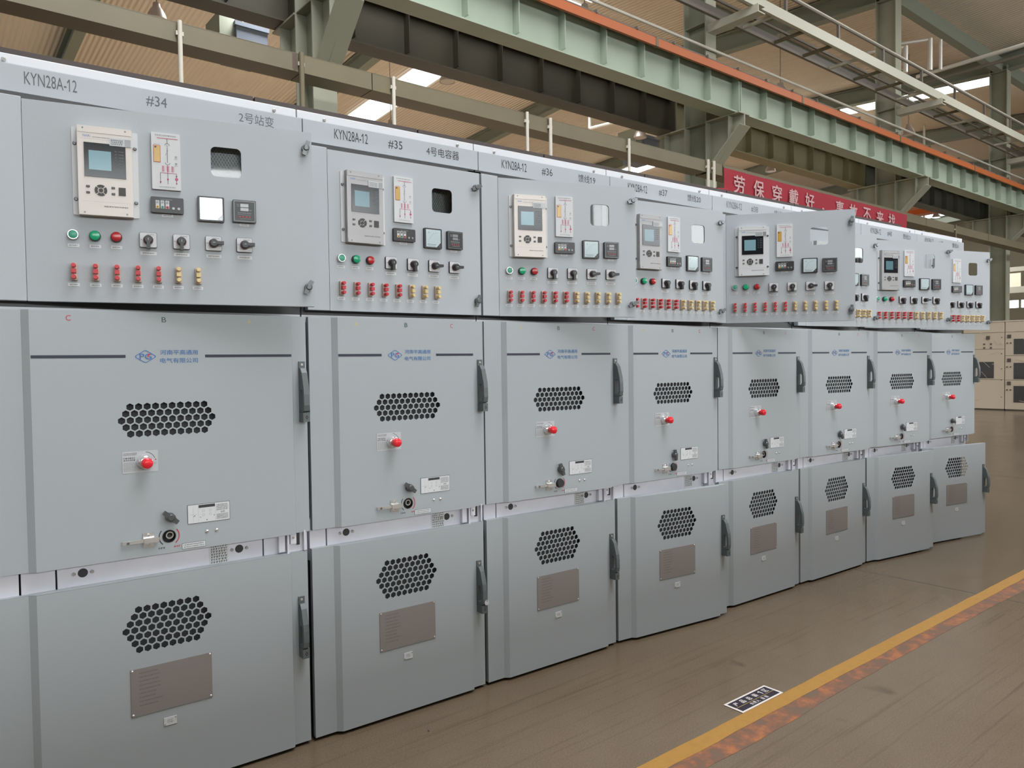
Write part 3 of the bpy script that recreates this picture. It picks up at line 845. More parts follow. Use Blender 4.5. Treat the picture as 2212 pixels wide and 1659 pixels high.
def m_logo():
    b = MB(); y = 0
    # rounded diamond outline
    cx, w, h, t = -.0645, .0345, .0225, .0021
    def dia(w, h, r):
        P = []
        c = [(w, 0), (0, h), (-w, 0), (0, -h)]
        for i in range(4):
            p, a, n = c[i], c[i - 1], c[(i + 1) % 4]
            for k in range(6):
                u = k / 5
                A = [p[j] + (a[j] - p[j]) * r for j in (0, 1)]; B = [p[j] + (n[j] - p[j]) * r for j in (0, 1)]
                P.append((cx + (1 - u) ** 2 * A[0] + 2 * u * (1 - u) * p[0] + u * u * B[0], (1 - u) ** 2 * A[1] + 2 * u * (1 - u) * p[1] + u * u * B[1]))
        return P
    b.plate(dia(w, h, .18), [dia(w - .0034, h - .0024, .18)], .0004, y, BLUE)
    b.text('PG', cx - .0178, cx + .0178, -.0092, .0186, BLUE, y - .0004)
    b.text('PG', cx - .0172, cx + .0184, -.0090, .0186, BLUE, y - .0003)
    b.poly([(cx + .0035, -.0055), (cx + .0105, .0005), (cx + .0085, .0012), (cx + .0165, .0078), (cx + .0085, .0088), (cx + .0050, .0020), (cx + .0075, .0012)], REDP, y - .0006)
    b.text('河南平高通用', -.020, .0985, .0055, .0165, BLUEL, y, bold=.014)
    b.text('电气有限公司', -.020, .0985, -.0220, .0165, BLUEL, y, bold=.014)
    return b

def label_plate(parent, F, u, z, w, h, seed):
    return put('name_tag', cached(('name_tag', w, h, seed % 7), lambda: m_tag(w, h, seed % 7 + 100)), parent, F @ T(u, 0, z))

def door_shell(key, x0, x1, z0, z1, bx0, bx1, holes, paint):
    """stepped sheet door: flange at y=0, raised panel between bx0 and bx1, vents cut through"""
    if key in CACHE: return CACHE[key]
    b = MB(); ra, t, bw = .016, .022, .020
    g = .0015
    b.plate([(bx0 + bw, z0), (bx1 - .008, z0), (bx1 - .008, z1), (bx0 + bw, z1)], holes, .003, -ra + .0015, paint)
    # flange strips, bevels and return edges
    b.box(x0, bx0, 0, .003, z0, z1, paint); b.box(bx1, x1, 0, .003, z0, z1, paint)
    for xa, ya, xb, yb in ((bx0, 0, bx0 + bw, -ra), (bx1 - .008, -ra, bx1, 0)):
        b.add([(xa, ya, z0), (xb, yb, z0), (xb, yb, z1), (xa, ya, z1), (xa, ya + .003, z0), (xb, yb + .003, z0), (xb, yb + .003, z1), (xa, ya + .003, z1)],
              [(0, 1, 2, 3), (5, 4, 7, 6), (0, 4, 5, 1), (3, 2, 6, 7)], paint)
    for zz in (z0, z1):
        s = .003 if zz == z0 else -.003
        b.box(x0, x1, .0005, t, min(zz, zz + s), max(zz, zz + s), paint)
        P = [(bx0, 0), (bx0 + bw, -ra), (bx1 - .008, -ra), (bx1, 0)]
        b.add([(p[0], p[1], zz) for p in P] + [(p[0], p[1], zz + s) for p in P], [(0, 1, 2, 3), (7, 6, 5, 4)], paint)
    b.box(x0, x0 + .003, .0005, t, z0, z1, paint); b.box(x1 - .003, x1, .0005, t, z0, z1, paint)
    CACHE[key] = b.mesh(key[0]); return CACHE[key]

P_HEX, R_HEX = .0256, .0122
def hex_field(cx, cz, counts):
    H = []; n = len(counts)
    for i, c in enumerate(counts):
        z = cz + ((n - 1) / 2 - i) * P_HEX * .866
        for k in range(c): H.append(hexagon(cx + (k - (c - 1) / 2) * P_HEX, z, R_HEX))
    return H

HEAD = ['2号站变', '4号电容器', '馈线19', '馈线20', '馈线21', '馈线22', '馈线23', '馈线24']
ANG_U = [10.5, 1.0, 16.5, 5.3, 47.5, 8.1, 20.3, 15.3]
ANG_M = [0, 0, 1.6, .3, .4, 2.2, 4.6, 3.6]
ANG_L = [0, 0, 0, 4.8, 0, 0, 6.8, 10.0]
DX_M = [0, 0, -.004, -.008, -.008, -.010, -.014, -.010]
NRED = [5, 5, 6, 6, 6, 6, 6, 6]; NYEL = [2, 3, 5, 5, 5, 5, 5, 5]
KNOBS = ['ddrr', 'ddrr', 'ddrr', 'dddd', 'ddrd', 'dddd', 'ddrd', 'dddd']
LOCKS = [(18, 28), (65, 20), (70, 62), (75, 65), (8, 5), (58, 60), (70, 68), (60, 75)]
CABL = [
    'wide grey switchgear cabinet marked #34, nearest and leftmost of the row, upper door ajar',
    'grey switchgear cabinet marked #35 on its header, second from the left, all doors shut',
    'grey switchgear cabinet marked #36 on its header, third from the left, instrument door ajar',
    'grey switchgear cabinet marked #37 on its header, between #36 and the wide-open upper door',
    'grey switchgear cabinet marked #38, instrument door swung widest open below the red banner',
    'grey switchgear cabinet whose header and dials hide behind the widest-open door, sixth from the left',
    'grey switchgear cabinet marked #40, last but one at the right end of the row',
    'grey switchgear cabinet at the far right end of the row, beside the open aisle']

def build_cabinet(k):
    x0 = -.2 if k == 0 else 0.0
    off = -.105 if k == 0 else 0.0
    root = thing('switchgear_cabinet', CABL[k], 'cabinet', T(.8 * k, 0, 0), 'switchgear cabinets standing in a row')
    I = Matrix.Identity(4)
    # ---- carcass
    b = MB(); xa, xb = x0 + .003, .797
    b.box(xa, xa + .003, .012, 1.5, .02, 2.37, GALV); b.box(xb - .003, xb, .012, 1.5, .02, 2.37, GALV)
    b.box(xa, xb, 1.495, 1.5, .02, 2.37, GALV); b.box(xa, xb, .03, 1.495, 0.0, .02, CHAR)
    b.box(xa + .003, xb - .003, .031, 1.495, .765, .772, DARKIN); b.box(xa + .003, xb - .003, .012, 1.495, 1.622, 1.63, DARKIN)
    b.box(xa, xb, .36, .365, .02, 1.62, DARKIN); b.box(xa, xb, .42, .425, 1.63, 2.37, INSIDE)
    for z0, z1 in ((.02, .69), (.85, 1.60), (1.655, 2.28)):
        b.box(xa, xa + .03, 0, .012, z0, z1, CHAR); b.box(xb - .03, xb, 0, .012, z0, z1, CHAR)
    b.box(xa, xb, .004, .012, 1.60, 1.628, WHITEZ); b.box(xa, xb, .004, .012, 1.628, 1.66, CHAR); b.box(xa, xb, .0, .012, .0, .02, CHAR); b.box(xa, xb, .0, .012, 2.262, 2.30, CHAR)
    put('cabinet_carcass', b, root)
    # ---- galvanised rail between the two lower doors
    rail = put('mounting_rail', cached(('mounting_rail', k == 0), lambda: m_rail(x0)), root)
    put('rating_label', cached('rating_label', m_rating), rail, T(.568 if k else .471, -.0285, .772))
    put('latch_bracket', cached('latch_bracket', m_latch_block), root, T(.735, -.026, .776))
    # ---- header and top cover
    h = MB(); h.box(x0 + .022, .8 + .019, -.001, .010, 2.287, 2.371, PAINT_U)
    hd = put('header_panel', h, root, None, .0015)
    c = INKF if k in (0, 4) else INK; ox = -.212 if k == 0 else 0; dx = -.108 if k == 0 else -.008
    put('type_lettering', MB().text('KYN28A-12', .148 + ox, .290 + ox, 2.316, .039, c, -.0016), hd)
    put('number_lettering', MB().text('#%d' % (34 + k), .388 + dx, .453 + dx, 2.315, .037, c, -.0016), hd)
    xl = .585 if k == 0 else .720 - (.162 if k == 1 else .112)
    put('feeder_lettering', MB().text(HEAD[k], xl, .712 if k == 0 else .720, 2.315, .038, c, -.0016), hd)
    tc = MB(); tc.box(x0 + .002, .798, .004, 1.505, 2.3715, 2.402, WHITEZ)
    tcv = put('top_cover', tc, root, None, .002)
    for x in (x0 + .11 if k else .0 - .115, .715):
        put('cover_bolt', cached('cover_bolt', lambda: MB().lathe([(.007, 0), (.007, .004), (.005, .006)], CHROME, None, 8)), tcv, T(x, .004, 2.381))
    put('top_duct', MB().box(x0 + .004, .796, .5, 1.42, 2.402, 2.594, DUCTB), root)
    # ---- hinge post beside the instrument door
    hp = MB(); hx = -.075 if k == 0 else .105
    hp.box(x0 + .016, hx - .0008, -.030, .0, 1.645, 2.268, PAINT_U)
    put('hinge_post', hp, root, None, .002)
    # ---- instrument door
    RW = .87 if k == 0 else .692
    o = .08 if k == 0 else 0.0
    dz = .006 if k == 0 else 0.0
    F = T(hx, -.030, 0) @ RZ(-ANG_U[k]) @ T(o, 0, dz)
    w0, w1, v0, v1 = .455, .552, 2.072, 2.171
    key = ('instrument_door', k == 0)
    def f():
        q = MB(); a = -o; e = RW - o; z0, z1 = 1.645 - dz, 2.262 - dz
        q.plate([(a, z0), (e, z0), (e, z1), (a, z1)], [rrect(w0, w1, v0, v1, .016)], .003, .0015, PAINT_U)
        for xx in (a, e - .002): q.box(xx, xx + .002, .0005, .03, z0, z1, PAINT_U)
        for zz in (z0, z1 - .002): q.box(a, e, .0005, .03, zz, zz + .002, PAINT_U)
        return q
    if key not in CACHE:
        me = f().mesh('instrument_door'); bmm = bmesh.new(); bmm.from_mesh(me); bmesh.ops.remove_doubles(bmm, verts=bmm.verts, dist=1e-5); bmm.to_mesh(me); bmm.free(); CACHE[key] = me
    dr = put('instrument_door', CACHE[key], root, F)
    vw = cached('viewing_window', lambda: MB().plate(rrect(w0 - .006, w1 + .006, v0 - .006, v1 + .006, .018), [], .003, .0048, GLASS))
    put('viewing_window', vw, dr)
    if k in (0, 1):
        def wire():
            q = MB(); q.box(w0 - .02, w1 + .02, .044, .046, v0 - .02, v1 + .02, CHAR)
            st = .0125
            for s in (1, -1):
                for j in range(-9, 22):
                    xs = w0 - .015 + j * st * .8
                    for m in range(14):
                        za = v0 - .02 + m * .0105; xa_ = xs + s * (m - 6) * st * .5
                        xb_ = xa_ + s * st * .5
                        if w0 - .02 < min(xa_, xb_) and max(xa_, xb_) < w1 + .02:
                            q.bar((xa_, .0425, za), (xb_, .0425, za + .0105), .0016, .0012, KNOB, (0, 1, 0))
            return q
        put('guard_mesh', cached('guard_mesh', wire), dr)
    for i, z in enumerate((2.196, 1.706)):
        put('quarter_turn_lock', cached('quarter_turn_lock', m_quarter_lock, True), dr, T(RW - o - .022, 0, z) @ RY(LOCKS[k][i]), .001)
    # ---- instruments
    case = [CREAM, SILV, CREAM, SILV, WHITE, SILV, SILV, SILV][k]
    lcd = [LCD, LCDB, LCD, LCDB, LCD, LCDB, LCDB, LCDB][k]
    rl = put('protection_relay', cached(('protection_relay', case.name), lambda: m_relay_case(case)), root, F @ T(.1425, 0, 2.049))
    put('display', cached(('display', lcd.name), lambda: m_relay_display(lcd)), rl, T(0, -.026, .034))
    put('keypad', cached('keypad', m_relay_keypad), rl, T(-.014, -.026, -.060))
    put('silver_sticker', cached('silver_sticker', m_sticker), rl, T(.044, -.0285, .095))
    mi = put('mimic_panel', cached('mimic_panel', m_mimic_frame), root, F @ T(.318, 0, 2.103), .001)
    put('circuit_diagram', cached('circuit_diagram', m_mimic_lines), mi, T(.004, -.0108, 0))
    put('amber_indicator', cached('amber_indicator', m_amber), mi, T(-.027, -.0102, .023))
    vi = put('voltage_indicator', cached('voltage_indicator', m_volt), root, F @ T(.318, 0, 1.960))
    put('test_sockets', cached('test_sockets', m_volt_sockets), vi, T(0, -.0141, 0))
    am = put('ammeter', cached('ammeter', m_amm_frame), root, F @ T(.4515, 0, 1.958))
    put('dial', cached('dial', m_amm_dial), am, T(0, -.0125, 0))
    put('dial_glass', cached('dial_glass', lambda: MB().plate(rrect(-.036, .036, -.037, .037, .003), [], .001, -.0145, GLASS)), am)
    tp = put('temperature_controller', cached('temperature_controller', m_temp), root, F @ T(.5575, 0, 1.958))
    put('readout', cached('readout', m_temp_readout), tp, T(0, -.0144, 0))
    label_plate(root, F, .318, 1.9285, .034, .010, 1); label_plate(root, F, .5575, 1.914, .030, .009, 2)
    pb = put('push_button', cached('push_button', lambda: m_ring(STEEL), True), root, F @ T(.047, 0, 1.849))
    put('green_cap', cached('green_cap', lambda: m_cap(GREENB, .010), True), pb)
    for x, m, n in ((.107, GREENL, 'green_lens'), (.167, REDL, 'red_lens')):
        il = put('indicator_lamp', cached(('indicator_lamp',), lambda: m_ring(CHAR), True), root, F @ T(x, 0, 1.848))
        put(n, cached(n, lambda: m_cap(m, .017, .0150), True), il)
    for i, x in enumerate((.047, .107, .167)): label_plate(root, F, x, 1.816, .032, .0105, 3 + i)
    for i, x in enumerate((.259, .358, .457, .556)):
        sw = put('rotary_switch', cached('rotary_switch', m_switch), root, F @ T(x, 0, 1.844))
        put('knob', cached('knob', m_switch_knob, True), sw, RY(0 if KNOBS[k][i] == 'd' else -90))
        label_plate(root, F, x, 1.802, .048, .0115, 6 + i)
    n = NRED[k] + NYEL[k]; sp = .060 if k < 2 else .0545
    for j in range(n):
        x = .047 + j * sp
        tb = put('link_terminal', cached('link_terminal', m_tbase), root, F @ T(x, 0, 1.733))
        c = TRED if j < NRED[k] else TYEL
        put('terminal_caps', cached(('terminal_caps', c.name), lambda: m_tcaps(c), True), tb, None, 0)
        label_plate(root, F, x - .002, 1.693, .032, .010, j)

    # ---- middle (breaker) door
    hxm = x0 + .008
    G = T(hxm + DX_M[k], -.050, 0) @ RZ(-ANG_M[k]) @ T(-hxm, 0, 0)
    cxv, czv = .415 + off, 1.2625
    cx, cz = .4075 + off, .867
    key = ('breaker_door', k == 0)
    mesh = door_shell(key, hxm, .797, .810, 1.617, x0 + .098 if k else -.096, .745, hex_field(cxv, czv, (10, 11, 12, 11, 10)) + [circ(cx, cz, .0195)], PAINT)
    md = put('breaker_door', mesh, root, G)
    put('vent_screen', cached(('vent_screen', 'm'), lambda: MB().box(-.17, .17, 0, .002, -.075, .075, SCRN)), md, T(cxv, .006, czv))
    y = -.0165
    st = MB(); sx0 = .118 if k else -.074
    for xa_, xb_ in ((sx0, .301 + (-.115 if k == 0 else 0)), (.550 - (.118 if k == 0 else 0), .735)):
        st.rect(xa_, xb_, 1.4675, 1.477, NAVY, y - .0003)
    put('navy_stripe', st, md)
    put('company_logo', cached('company_logo', m_logo), md, T(.4245 + (-.115 if k == 0 else 0), y - .0005, 1.4715))
    L3 = (('C', .028, REDP), ('B', .304, GREENP), ('A', .585, YELP)) if k == 0 else (('A', .195, YELP), ('B', .412, GREENP), ('C', .628, REDP))
    for ch, x, m in L3:
        put('phase_letter', MB().text(ch, x - .007, x + .007, 1.585, .017, m, y - .0004), md)
    kp = put('emergency_knob', cached('emergency_knob', m_knob_boss, True), root, G @ T(.338 + off, -.016, 1.124))
    put('red_cap', cached('red_cap', m_knob_cap, True), kp)
    put('instruction_label', cached('instruction_label', m_knob_plate), md, T(.326 + off, y, 1.126))
    put('interlock_knob', cached('quarter_turn_lock', m_quarter_lock, True), root, G @ T(.411 + off, -.016, .932) @ RY([-48, -52, -20, -10, -15, -35, -40, -60][k]) @ Matrix.Scale(1.12, 4))
    put('operation_placard', cached('operation_placard', m_placard), md, T(.541 + off - .004, y, .931))
    ch = put('crank_hole', cached('crank_hole', m_crank_hole, True), root, G @ T(cx, -.016, cz))
    put('turning_arrows', cached('turning_arrows', m_crank_marks), ch, T(0, -.0009, 0))
    if k in (2, 3): put('crank_cover', cached('crank_cover', m_crank_cover, True), ch, T(0, -.002, 0))
    put('slide_bolt', cached('slide_bolt', lambda: m_slide(False)), root, G @ T(.327 + off, -.016, .864))
    put('caution_label', cached('caution_label', m_caution), md, T(.440 + off + (.035 if k else .045), y, .826))
    for x in (.529, .561): put('screw', cached('screw', lambda: MB().lathe([(.006, 0), (.006, .002), (.003, .0045)], CHROME, None, 12), True), md, T(x + off, -.016, .866))
    hb = put('door_handle', cached('door_handle', m_handle_base), root, G @ T(.778, 0, 1.338), .001)
    put('lever', cached('lever', m_handle_lever), hb, None, .002); put('lock_block', cached('lock_block', m_handle_lock), hb)

    # ---- lower (cable) door
    hxl = x0 + .004
    H = T(hxl, -.050, 0) @ RZ(-ANG_L[k]) @ T(-hxl, 0, 0)
    key = ('cable_door', k == 0)
    mesh = door_shell(key, hxl, .786, .014, .739, x0 + .09 if k else -.098, .725, hex_field(.398 + off, .571, (8, 9, 10, 11, 10, 9, 8)), PAINT)
    ld = put('cable_door', mesh, root, H)
    if k < 6: put('vent_screen', cached(('vent_screen', 'l'), lambda: MB().box(-.155, .155, 0, .002, -.095, .095, SCRN)), ld, T(.398 + off, .006, .571))
    npn = put('nameplate', cached('nameplate', m_nameplate), root, H @ T(.398 + off + (.008 if k == 0 else 0), -.0165, .364))
    put('etched_lines', cached('etched_lines', m_nameplate_print), npn, T(0, -.0024, 0))
    put('small_tag_plate', cached('small_tag_plate', m_small_plate), ld, T(.396 + off, y, .242))
    hb = put('door_handle', cached('door_handle', m_handle_base), root, H @ T(.758, 0, .458), .001)
    put('lever', cached('lever', m_handle_lever), hb, None, .002); put('lock_block', cached('lock_block', m_handle_lock), hb)
    if k == 1:
        tg = MB(); tg.cyl((0, -.03, 0), (0, -.03, -.02), .001, STEEL, 6); tg.plate(circ(.002, -.012, .012, 12), [circ(.002, -.005, .003, 8)], .002, -.046, STICK)
        put('white_key_tag', tg, hb, T(.006, -.004, -.052))
    return root

for k in range(8): build_cabinet(k)

# ================================================================== things hung, standing and lying in the hall
# ---- cable tray behind the cabinets, in lengths, with its drop posts
TB = -1.2
def tray(a0, a1, label):
    t = thing('cable_tray', label, 'cable tray', HM @ T(a0, TB, 0), 'khaki cable tray lengths')
    L = a1 - a0
    put('side_panel', MB().box(0, L, -.15, -.145, 4.60, 4.79, TRAYM), t)
    put('side_panel', MB().box(0, L, .145, .15, 4.60, 4.79, TRAYM), t)
    put('bottom_panel', MB().box(0, L, -.145, .145, 4.60, 4.606, TRAYM), t)
    put('lid', MB().box(-.0, L, -.152, .152, 4.79, 4.796, TRAYM), t)
    return t
TL = [(-6, -.80, 'khaki cable tray length at the top left, ending at the brown stained post'),
      (-.79, .06, 'short khaki cable tray length in front of the first column'),
      (.07, 6.35, 'long khaki cable tray length from the first column to the paired posts'),
      (6.45, 6.80, 'short khaki cable tray length just left of the red banner'),
      (6.82, 15.0, 'khaki cable tray length carrying the red banner'),
      (15.02, 19.0, 'khaki cable tray length right of the red banner'),
      (19.02, 30.0, 'khaki cable tray length farthest right, beyond the banner')]
for a0, a1, l in TL: tray(a0, a1, l)
PO = [(-2.04, .022, 'thin pale post crossing the cable tray at the left, above #34 lettering'),
      (-.80, .028, 'pale post with brown stain where two cable tray lengths meet'),
      (.33, .022, 'pale drop post below the tray, right of the first column'),
      (2.38, .022, 'pale drop post below the tray above the #36 cabinet'),
      (2.80, .024, 'dark streaked drop post below the tray, second above the #36 cabinet'),
      (4.40, .022, 'thin drop post below the tray above the #37 cabinet'),
      (6.36, .026, 'left one of the paired drop posts near the second column'),
      (6.52, .026, 'right one of the paired drop posts near the second column'),
      (16.7, .018, 'drop post at the tray right of the banner')]
for a, r, l in PO:
    p = thing('drop_post', l, 'post', HM @ T(a, TB - .18, 0), 'drop posts under the cable tray')
    put('pipe', MB().cyl((0, 0, 0), (0, 0, 4.80), r, PIPEM if .019 < r < .027 else TRAYM, 10), p)
    put('tray_clamp', MB().box(-.035, .035, .0, .028, 4.66, 4.70, PIPEM), p)
for a in (-.84, 2.77): 
    s = MB(); s.box(0, .05, -.1515, -.1505, 4.62, 4.785, RUST); s.box(.008, .04, -.1515, -.1505, 4.6, 4.62, RUST)
    put('dark_stain', s, bpy.data.objects['cable_tray' if a < 0 else 'cable_tray.002'], T((a + .84 + 5.11) if a < 0 else a - .07, 0, 0))
# ---- red banner with white characters on the tray
bn = thing('banner', 'red cloth banner with large white Chinese safety slogan, hung on the cable tray', 'banner', HM @ T(0, TB - .156, 0))
def cloth():
    m = MB(); n = 90; a0, a1 = 6.82, 13.92
    for side in (0, 1):
        vs = []
        for i in range(n + 1):
            u = i / n; a = a0 + (a1 - a0) * u
            for j in range(9):
                v = j / 8
                y = -.012 - .012 * v * math.sin(u * 37) - .006 * math.sin(u * 91 + v * 4) * v
                z = 4.74 - v * (.41 + .02 * math.sin(u * 9)) - .03 * math.sin(PI * u) * 0
                vs.append((a, y + side * .003, z))
        f = [(i * 9 + j, i * 9 + j + 1, (i + 1) * 9 + j + 1, (i + 1) * 9 + j) for i in range(n) for j in range(8)]
        m.add(vs, f if side == 0 else [q[::-1] for q in f], BANNER)
    return m
put('cloth', cloth().mesh('cloth', True), bn)
CH = list(zip('劳保穿戴好，事故不来找', (7.24, 7.84, 8.43, 9.01, 9.59, 10.09, 10.76, 11.33, 11.93, 12.53, 13.10)))
for ch, a in CH:
    w = .32 if ch != '，' else .08
    g = MB().text(ch, a - w / 2, a + w / 2, 4.35 if ch != '，' else 4.36, .305 if ch != '，' else .08, BWHITE, -.036, bold=.02)
    put('slogan_character', g, bn)
tc_ = MB(); tc_.cyl((6.57, -.03, 4.31), (6.9, -.03, 4.36), .05, BANNER, 10, .03); put('loose_end', tc_, bn)
tb_ = MB(); tb_.box(6.82, 13.92, -.012, -.004, 4.735, 4.765, TRAYM); put('top_hem', tb_, bn)

# ---- walkway bracketed off the columns with hand rail and pipes
wk = thing('walkway', 'ivory steel crane walkway with hand rail running across the upper right', 'walkway', HM)
put('outer_beam', MB().box(6.5, 33, -1.26, -1.20, 7.85, 8.05, IVORY), wk)
put('inner_beam', MB().box(6.5, 33, -.56, -.50, 7.85, 8.02, PIPED), wk)
for i in range(22):
    a = 8.6 + i * 1.1
    put('cross_bar', MB().box(a, a + .07, -1.2, -.56, 7.86, 7.91, TRAYM if i % 3 else IVORY), wk)
pt = MB(); pt.box(6.5, 33, -.86, -.82, 7.93, 7.97, PIPED); pt.box(6.5, 33, -1.10, -1.07, 7.93, 7.97, PIPEM); put('floor_bearer', pt, wk)
put('hand_rail', MB().cyl((6.5, -1.23, 8.36), (33, -1.23, 8.36), .028, PIPED, 8), wk)
put('hand_rail', MB().cyl((6.5, -1.10, 8.50), (33, -1.10, 8.50), .03, PIPEM, 8), wk)
for i in range(13): put('rail_post', MB().box(7 + i * 2, 7.05 + i * 2, -1.25, -1.2, 8.05, 8.37, PIPED), wk)
for a in (8, 16, 24):
    m = MB(); m.box(a - .11, a + .11, -1.36, -.262, 7.70, 7.72, IVORY); m.box(a - .11, a - .09, -1.36, -.262, 7.72, 7.83, IVORY); m.box(a - .11, a + .11, -1.36, -.262, 7.83, 7.85, IVORY)
    put('support_arm', m, wk)
# ---- two thin service pipes along the columns
tag(put('service_pipe', MB().cyl((2, -.30, 7.38), (34, -.30, 7.40), .028, PIPEM, 8), None, HM), 'upper thin pale pipe running past the columns above the orange rail', 'pipe')
tag(put('service_pipe', MB().cyl((2, -.30, 7.12), (34, -.30, 7.14), .024, PIPED, 8), None, HM), 'lower thin dark pipe running past the columns above the orange rail', 'pipe')
# ---- wrapped U-shaped pipes beside the third column
up_ = thing('looped_pipe', 'silvery wrapped pipe loop standing up behind the walkway at upper right', 'pipe', HM)
for p, q, r in (((18.3, .55, 9.6), (18.3, .55, 10.35), .07), ((18.7, .05, 9.6), (18.7, .05, 10.5), .07), ((18.9, -.15, 9.6), (18.9, -.15, 10.45), .05)):
    put('riser', MB().cyl(p, q, r, FOIL, 10), up_)
put('bend_pipe', MB().cyl((18.3, .55, 10.33), (17.8, 1.4, 10.33), .045, FOIL, 8), up_); put('bend_pipe', MB().cyl((18.7, .05, 10.48), (18.0, 1.3, 10.48), .05, FOIL, 8), up_)
put('cross_pipe', MB().cyl((18.9, .5, 9.6), (19.2, -4, 9.75), .06, FOIL, 8), up_); put('cross_pipe', MB().cyl((19.0, .6, 9.4), (19.3, -4, 9.5), .05, PIPED, 8), up_)
# ---- bell-shaped hall lamps
LP = [(.2, 8.3, 9.12, 'hall lamp hanging farthest left above the khaki cable tray'),
      (7.0, 7.25, 9.0, 'hall lamp hanging in front of the roof light above the #36 cabinet'),
      (13.8, 6.6, 8.6, 'hall lamp hanging on a cranked pipe left of the second column'),
      (22.4, 7.4, 9.0, 'hall lamp hanging above the left half of the red banner'),
      (7.4, 2.55, 9.0, 'hall lamp hanging against the bright roof light at the top centre'),
      (15.0, 2.5, 9.0, 'hall lamp hanging between the second and third columns above the orange rail'),
      (21.8, 1.95, 9.0, 'hall lamp hanging just right of the third column'),
      (38.3, 7.55, 9.0, 'glowing hall lamp below the dark girder right of the banner'),
      (7.9, 11.75, 9.0, 'pale hall lamp low above the #35 cabinet, half hidden')]
def lamp_shade(): return MB().lathe([(.05, .0), (.075, -.02), (.085, -.10), (.13, -.16), (.19, -.28), (.205, -.36), (.197, -.36), (.18, -.28), (.12, -.17), (.06, -.1)], LAMPM, Matrix.Rotation(R(-90), 4, 'X') , 24, False)
BULB = mat('unlit_lamp_glass', (0.5, 0.47, 0.42), 0.3); BULBON = mat('lit_lamp_glass', (1, .96, .9), 0.3, emit=(1, .95, .86), estr=9)
for i, (a, b, z, l) in enumerate(LP):
    t = thing('hall_lamp', l, 'lamp', HM @ T(a, b, z), 'bell-shaped hall lamps')
    put('lamp_shade', cached('lamp_shade', lamp_shade, True), t, T(0, 0, .16))
    on = i == 7
    put('lamp_glass', cached(('lamp_glass', on), lambda: MB().cyl((0, 0, -.19), (0, 0, -.175), .185, BULBON if on else BULB, 24)), t)
    put('hanging_rod', MB().cyl((0, 0, .14), (0, 0, zr(b) - z - .03), .011, PIPED, 6), t)
# ---- cranked gas pipe by the second lamp
def pipe_run(name, pts, r, m, label):
    t = thing(name, label, 'pipe', HM)
    for p, q in zip(pts, pts[1:]): put('pipe_length', MB().cyl(p, q, r, m, 8), t)
    return t
pipe_run('hanging_pipe', [(12.9, 7.9, 11.7), (12.9, 7.9, 8.85), (13.1, 6.9, 8.85), (15.3, 6.9, 8.75)], .05, FOIL, 'pale cranked pipe hanging beside the lamp left of the second column')
pipe_run('hanging_pipe', [(-3.5, 8.0, 11.7), (-3.5, 8.0, 9.35), (3.2, 7.2, 9.0)], .035, PIPEM, 'thin pipe running to the slate blue duct at the top left')
pipe_run('hanging_pipe', [(24.2, 7.6, 11.7), (24.2, 7.6, 9.2), (26.2, 6.2, 9.2)], .06, FOIL, 'pale cranked pipe hanging above the middle of the red banner')
pipe_run('hanging_pipe', [(31.0, 5.2, 11.7), (31.0, 5.2, 6.9), (31.4, 3.6, 6.9)], .05, PIPEM, 'pale cranked pipe hanging at the right below the dark girder')
# ---- slate blue air ducts under the roof
def duct(a, b, z, l, sa, sb, sz):
    t = thing('air_duct', l, 'duct', HM @ T(a, b, z), 'slate blue air ducts')
    m = MB(); m.box(0, sa, 0, sb, -sz, 0, DUCT); put('casing', m, t, None, .01)
    m = MB(); m.box(-.03, sa + .03, -.03, sb + .03, .0, .10, DUCT); put('top_rim', m, t)
    m = MB(); m.box(-.35, 0, .1, sb - .1, -sz * .8, .3, STEELK); put('mounting_plate', m, t)
    put('hanger', MB().cyl((sa / 2, sb / 2, .1), (sa / 2, sb / 2, zr(b) - z - .05), .02, PIPED, 6), t)
duct(2.0, 8.6, 9.4, 'slate blue air duct under the roof at the top left', .75, 1.2, .55)
duct(15.2, 7.6, 8.9, 'slate blue air duct left of the second column, behind the lamp', .7, 1.0, .7)
# ---- orange travelling crane beyond the third column
ct = thing('travelling_crane', 'orange crane beam seen behind the third column', 'crane', HM @ T(24.5, 0, 0))
put('bridge_beam', MB().box(0, .5, 1.4, 22.6, 6.9, 7.55, CRANEO), ct); put('bridge_beam', MB().box(1.5, 2.0, 1.4, 22.6, 6.9, 7.55, CRANEO), ct)
for a_ in (0, 1.5): put('deck_plate', MB().box(a_ - .05, a_ + .55, 1.3, 22.7, 7.551, 7.58, PIPED), ct)
for b_ in (.75, 22.9): put('end_carriage', MB().box(-.6, 2.6, b_ - .15, b_ + .6, 6.88, 7.2, CRANEO), ct)
